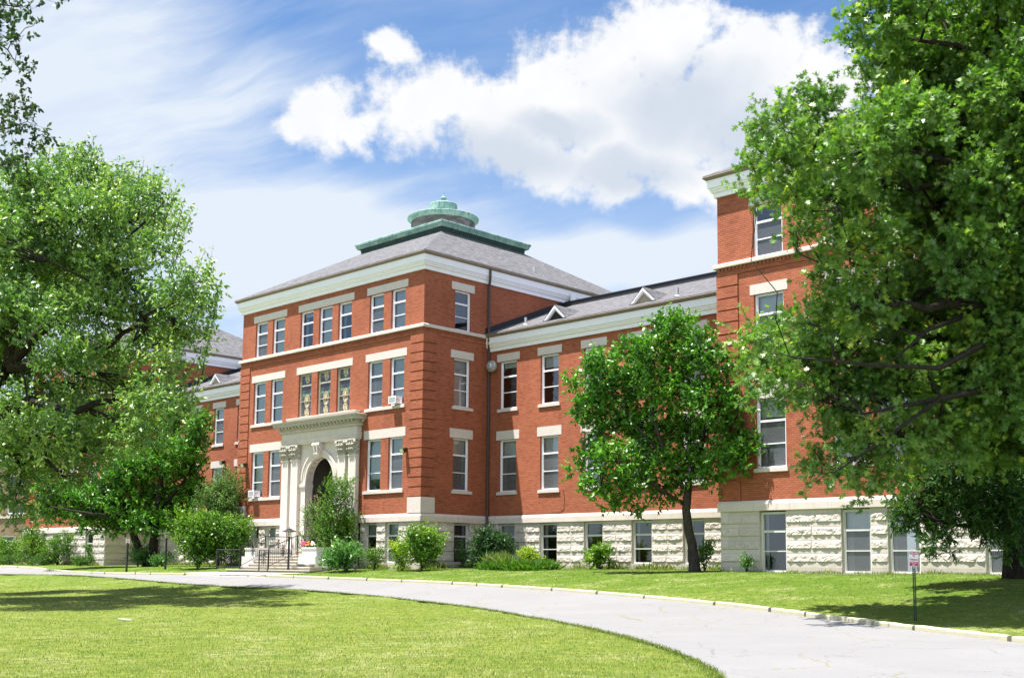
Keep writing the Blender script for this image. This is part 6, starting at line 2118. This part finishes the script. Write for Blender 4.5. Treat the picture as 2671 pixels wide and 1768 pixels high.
# --- low bed of strap leaves in the lawn
def strap_bed():
    a, b = on_y(1275, 1490, 0.9), on_y(1432, 1488, 0.9)
    c = (a + b) / 2; c[2] = float(gh(c[0], c[1]))
    t = thing('flower_bed_plant', c, 'low dense bed of strap leaved plants in the lawn before the yew', 'plant')
    n = 5200
    s, q = rng.random(n), rng.uniform(-1, 1, n)
    P = a + (b - a) * s[:, None] + np.c_[np.zeros(n), q * 0.75, np.zeros(n)]
    P[:, 2] = gh(P[:, 0], P[:, 1])
    A = rng.normal(size=(n, 3)) * 0.5 + np.array([0, 0, 1.0]); N_ = rng.normal(size=(n, 3)); N_[:, 2] = 0.4
    leaf_mesh('foliage', P, A, N_, rng.uniform(0.25, 0.62, n), rng.random(n) * 0.8, 'blade', 'leaf_bright', t)
    n = 260
    P = a + (b - a) * (rng.random(n)[:, None] * 0.35) + np.c_[np.zeros(n), rng.uniform(-.4, .4, n), np.zeros(n)]; P[:, 2] = gh(P[:, 0], P[:, 1]) + 0.2
    A = rng.normal(size=(n, 3)) * 0.35 + np.array([0, 0, 1.0])
    leaf_mesh('stalk', P, A, rng.normal(size=(n, 3)), rng.uniform(0.4, 0.85, n), 0.6 + 0.4 * rng.random(n), 'blade', 'leaf_myrtle', t)


strap_bed()


# --- turf: real blades over the lawn, thickest near the viewer; ragged weeds along the foot of the walls
def turf():
    holder = thing('grass', (0, 0, 0), None, None)
    holder['kind'] = 'stuff'
    n = 560000
    th = rng.uniform(math.radians(78), math.radians(196), n)
    r = np.exp(rng.uniform(math.log(14.0), math.log(82.0), n))
    x, y = CAM[0] + r * np.cos(th), CAM[1] + r * np.sin(th)
    ok = ~in_poly(x, y, road_poly) & ~in_poly(x, y, walk_poly)
    ok &= ~((y > -0.05) & (x < 0.1) & (x > -WC - .1)) & ~((y > YR - 0.05) & ((x > XR - .1) | (x < MX(XR) + .1))) & (y < D1 - 0.05)
    ok &= ~((x > -12.2) & (x < -4.6) & (y > -4.4) & (y < 0))
    x, y, r = x[ok], y[ok], r[ok]
    n = len(x)
    P = np.c_[x, y, zlawn(x, y) - 0.01]
    A = rng.normal(size=(n, 3)) * 0.45; A[:, 2] = 1.0
    N_ = rng.normal(size=(n, 3)); N_[:, 2] *= 0.3
    # patches: lush by the building, straw-dry in spots
    pat = np.sin(x * 0.9 + 1.7 * np.sin(y * 0.5)) * np.cos(y * 0.8 + 1.3 * np.sin(x * 0.43)) * 0.5 + np.sin(x * 2.9 + y * 1.7) * np.cos(y * 2.3 - x) * 0.3
    lush = np.clip((y + 16) / 12, 0, 1)
    big = np.sin(x * 0.37 + 2.0 * np.sin(y * 0.21 + 1.0)) * np.sin(y * 0.31 + 1.4 * np.sin(x * 0.17)) + 0.6 * np.sin(x * 1.3 - y * 0.7) * np.sin(y * 1.1 + x * 0.4)
    pat = pat + 0.55 * big
    tint = 0.56 - 0.36 * lush + 0.18 * pat + rng.normal(size=n) * 0.25
    L = (0.030 + 0.0005 * r) * rng.uniform(0.6, 1.5, n) * (1 + 0.35 * np.clip(pat, 0, 1))
    leaf_mesh('blade', P, A, N_, L, tint, 'grassblade', 'grass_blade', holder)
    # long grass and weeds at the wall foot
    seg = [((0.1, D1 - 0.35), (18.6, D1 - 0.35)), ((18.7, YR - 0.25), (32.5, YR - 0.25)), ((-5, -0.3), (0.2, -0.3)), ((0.3, 0), (0.3, 4.8)), ((-36, YR - 0.3), (-50, YR - 0.3)), ((-17.8, -0.3), (-13, -0.3)), ((-36, D1 - .4), (-18, D1 - .4))]
    PP, LL = [], []
    for (a, b) in seg:
        m = int(np.hypot(b[0] - a[0], b[1] - a[1]) * 150)
        s = rng.random(m)
        q = np.array(a) + (np.array(b) - np.array(a)) * s[:, None] + rng.normal(size=(m, 2)) * 0.16
        dens = np.array([vnoise(u * 0.9, w * 0.9, 4) for u, w in q])
        keep = dens > -0.12
        q = q[keep]
        PP.append(np.c_[q, gh(q[:, 0], q[:, 1])]); LL.append((0.45 if a[0] > 18.65 else 1.0) * rng.uniform(0.10, 0.30, len(q)) * (1 + 1.2 * np.clip(dens[keep], 0, 1)))
    P = np.concatenate(PP); L = np.concatenate(LL); n = len(P)
    A = rng.normal(size=(n, 3)) * 0.4; A[:, 2] = 1.0
    leaf_mesh('weeds', P, A, rng.normal(size=(n, 3)), L, 0.15 + 0.7 * rng.random(n), 'blade', 'grass_blade', holder)
    # ragged fringe where the turf meets the drive
    m = 26000
    i = rng.integers(0, NR, m)
    out = (ne_[i] - fa[i]); out /= np.linalg.norm(out, axis=1)[:, None]
    f = rng.random(m)[:, None]
    i2 = np.minimum(i + 1, NR - 1)
    q = ne_[i] * (1 - f) + ne_[i2] * f + out * (0.16 + wob[i][:, None] + np.abs(rng.normal(size=(m, 1))) * 0.12 - 0.06)
    P = np.c_[q, gh(q[:, 0], q[:, 1])]
    A = rng.normal(size=(m, 3)) * 0.55; A[:, 2] = 0.9
    leaf_mesh('blade', P, A, rng.normal(size=(m, 3)), rng.uniform(0.04, 0.095, m), 0.25 + 0.5 * rng.random(m), 'blade', 'grass_blade', holder)


LEAF['grassblade'] = ([(0, 0.07), (0.55, 0.06), (1, 0)], 0.3)
turf()


# --- crumpled paper on the grass, twigs and dry leaves on the drive
p = on_ground(327, 1617)
mb = MB()
t = thing('litter', p, 'scrap of white paper lying on the grass', 'litter')
mb.hexa([p + np.array(q) for q in ((-.20, -.17, .01), (.14, .10, .015), (.10, .15, .012), (-.21, -.09, .01), (-.18, -.16, .045), (.13, .10, .02), (.10, .14, .035), (-.19, -.10, .05))])
mb.build('paper', 'paper', t)


# ------------------------------------------------------------------ beyond: the tan brick building, trees behind
def tan_building():
    d = 104.0
    xr = at_depth(100, 1400, d)
    base = np.array([xr[0], xr[1], 0.0])
    t = thing('brick_building', base, 'tan brick building with dark windows behind the shade tree', 'building')
    ax = np.array([RT[0], RT[1], 0]); ax /= np.linalg.norm(ax)
    ax = np.array([0.93, 0.37, 0.0])
    nn = np.array([ax[1], -ax[0], 0])
    F = Face(base, ax, nn)
    zt = at_depth(50, 1197, d)[2]
    k = d / F_PX
    wz = lambda v: at_depth(50, v, d)[2]
    S = 26.0
    s_of = lambda u: (u - 100) * k / (ax @ RT)
    ops = []
    for (u0, u1) in ((-6, 60), (-110, -40), (-220, -150)):
        ops += [(s_of(u0), s_of(u1), wz(1262), wz(1205) - 1.0), (s_of(u0), s_of(u1), wz(1338), wz(1312))]
    ops += [(s_of(46), s_of(64), wz(1412), wz(1373)), (s_of(-20), s_of(24), wz(1412), wz(1396))]
    mb = MB(); wall_sheet(mb, F, -S, 0, -0.5, zt, ops, 0.2)
    F.box(mb, -S, 0, -12, -0.3, zt - 0.6, zt)
    G = Face(base, -nn, ax); wall_sheet(mb, G, 0, 12, -0.5, zt, [])
    mb.build('wall', 'tan_brick', t)
    mb = MB(); F.box(mb, -S - 0.1, 0.1, -12.1, 0.12, zt, zt + 0.35); mb.build('parapet', 'white_paint', t)
    mb = MB(); F.box(mb, -S, 0.04, -0.1, 0.1, wz(1350), wz(1341)); mb.build('belt_course', 'limestone', t)
    for (a, b, c, e) in ops:
        mb = MB()
        for q in ((a, a + 0.12, c, e), (b - 0.12, b, c, e), (a + .12, b - .12, c, c + 0.1), (a + .12, b - .12, e - 0.1, e)):
            F.box(mb, q[0], q[1], -0.2, -0.08, q[2], q[3])
        w = mb.build('window', 'window_white', t)
        mb = MB(); F.box(mb, a + .12, b - .12, -0.21, -0.17, c + .1, e - .1); mb.build('glazing', 'glass_dark', w)


tan_building()
for (u, v, d, w, h, lab) in ((20, 1120, 120, 70, 60, 'pale green tree crown showing over the roof of the tan building'), (-120, 1060, 125, 90, 90, 'tall green tree standing beyond the tan building')):
    b = gpt(u, 1470, d)
    lim = [([b + (0, 0, -0.2), at_depth(u, 1350, d), at_depth(u, v, d)], [0.4, 0.3, 0.12])]
    cl = clump_px([(u + a * w, v + e * h, w * 0.45, h * 0.45) for a, e in ((-0.5, 0.3), (0.5, 0.35), (0, -0.4), (0, 0.2), (-0.7, 0.7), (0.6, 0.8), (0.1, 0.8))], d, 2)
    tree('distant_tree', lab, 'tree', b, lim, cl, 'maple', 'leaf_bright', 'bark_grey', 14, 0.8, 9, 0.30, twig_frac=0.1)

for o in list(bpy.data.objects):
    if o.type == 'MESH':
        o.select_set(False)
bpy.context.view_layer.update()
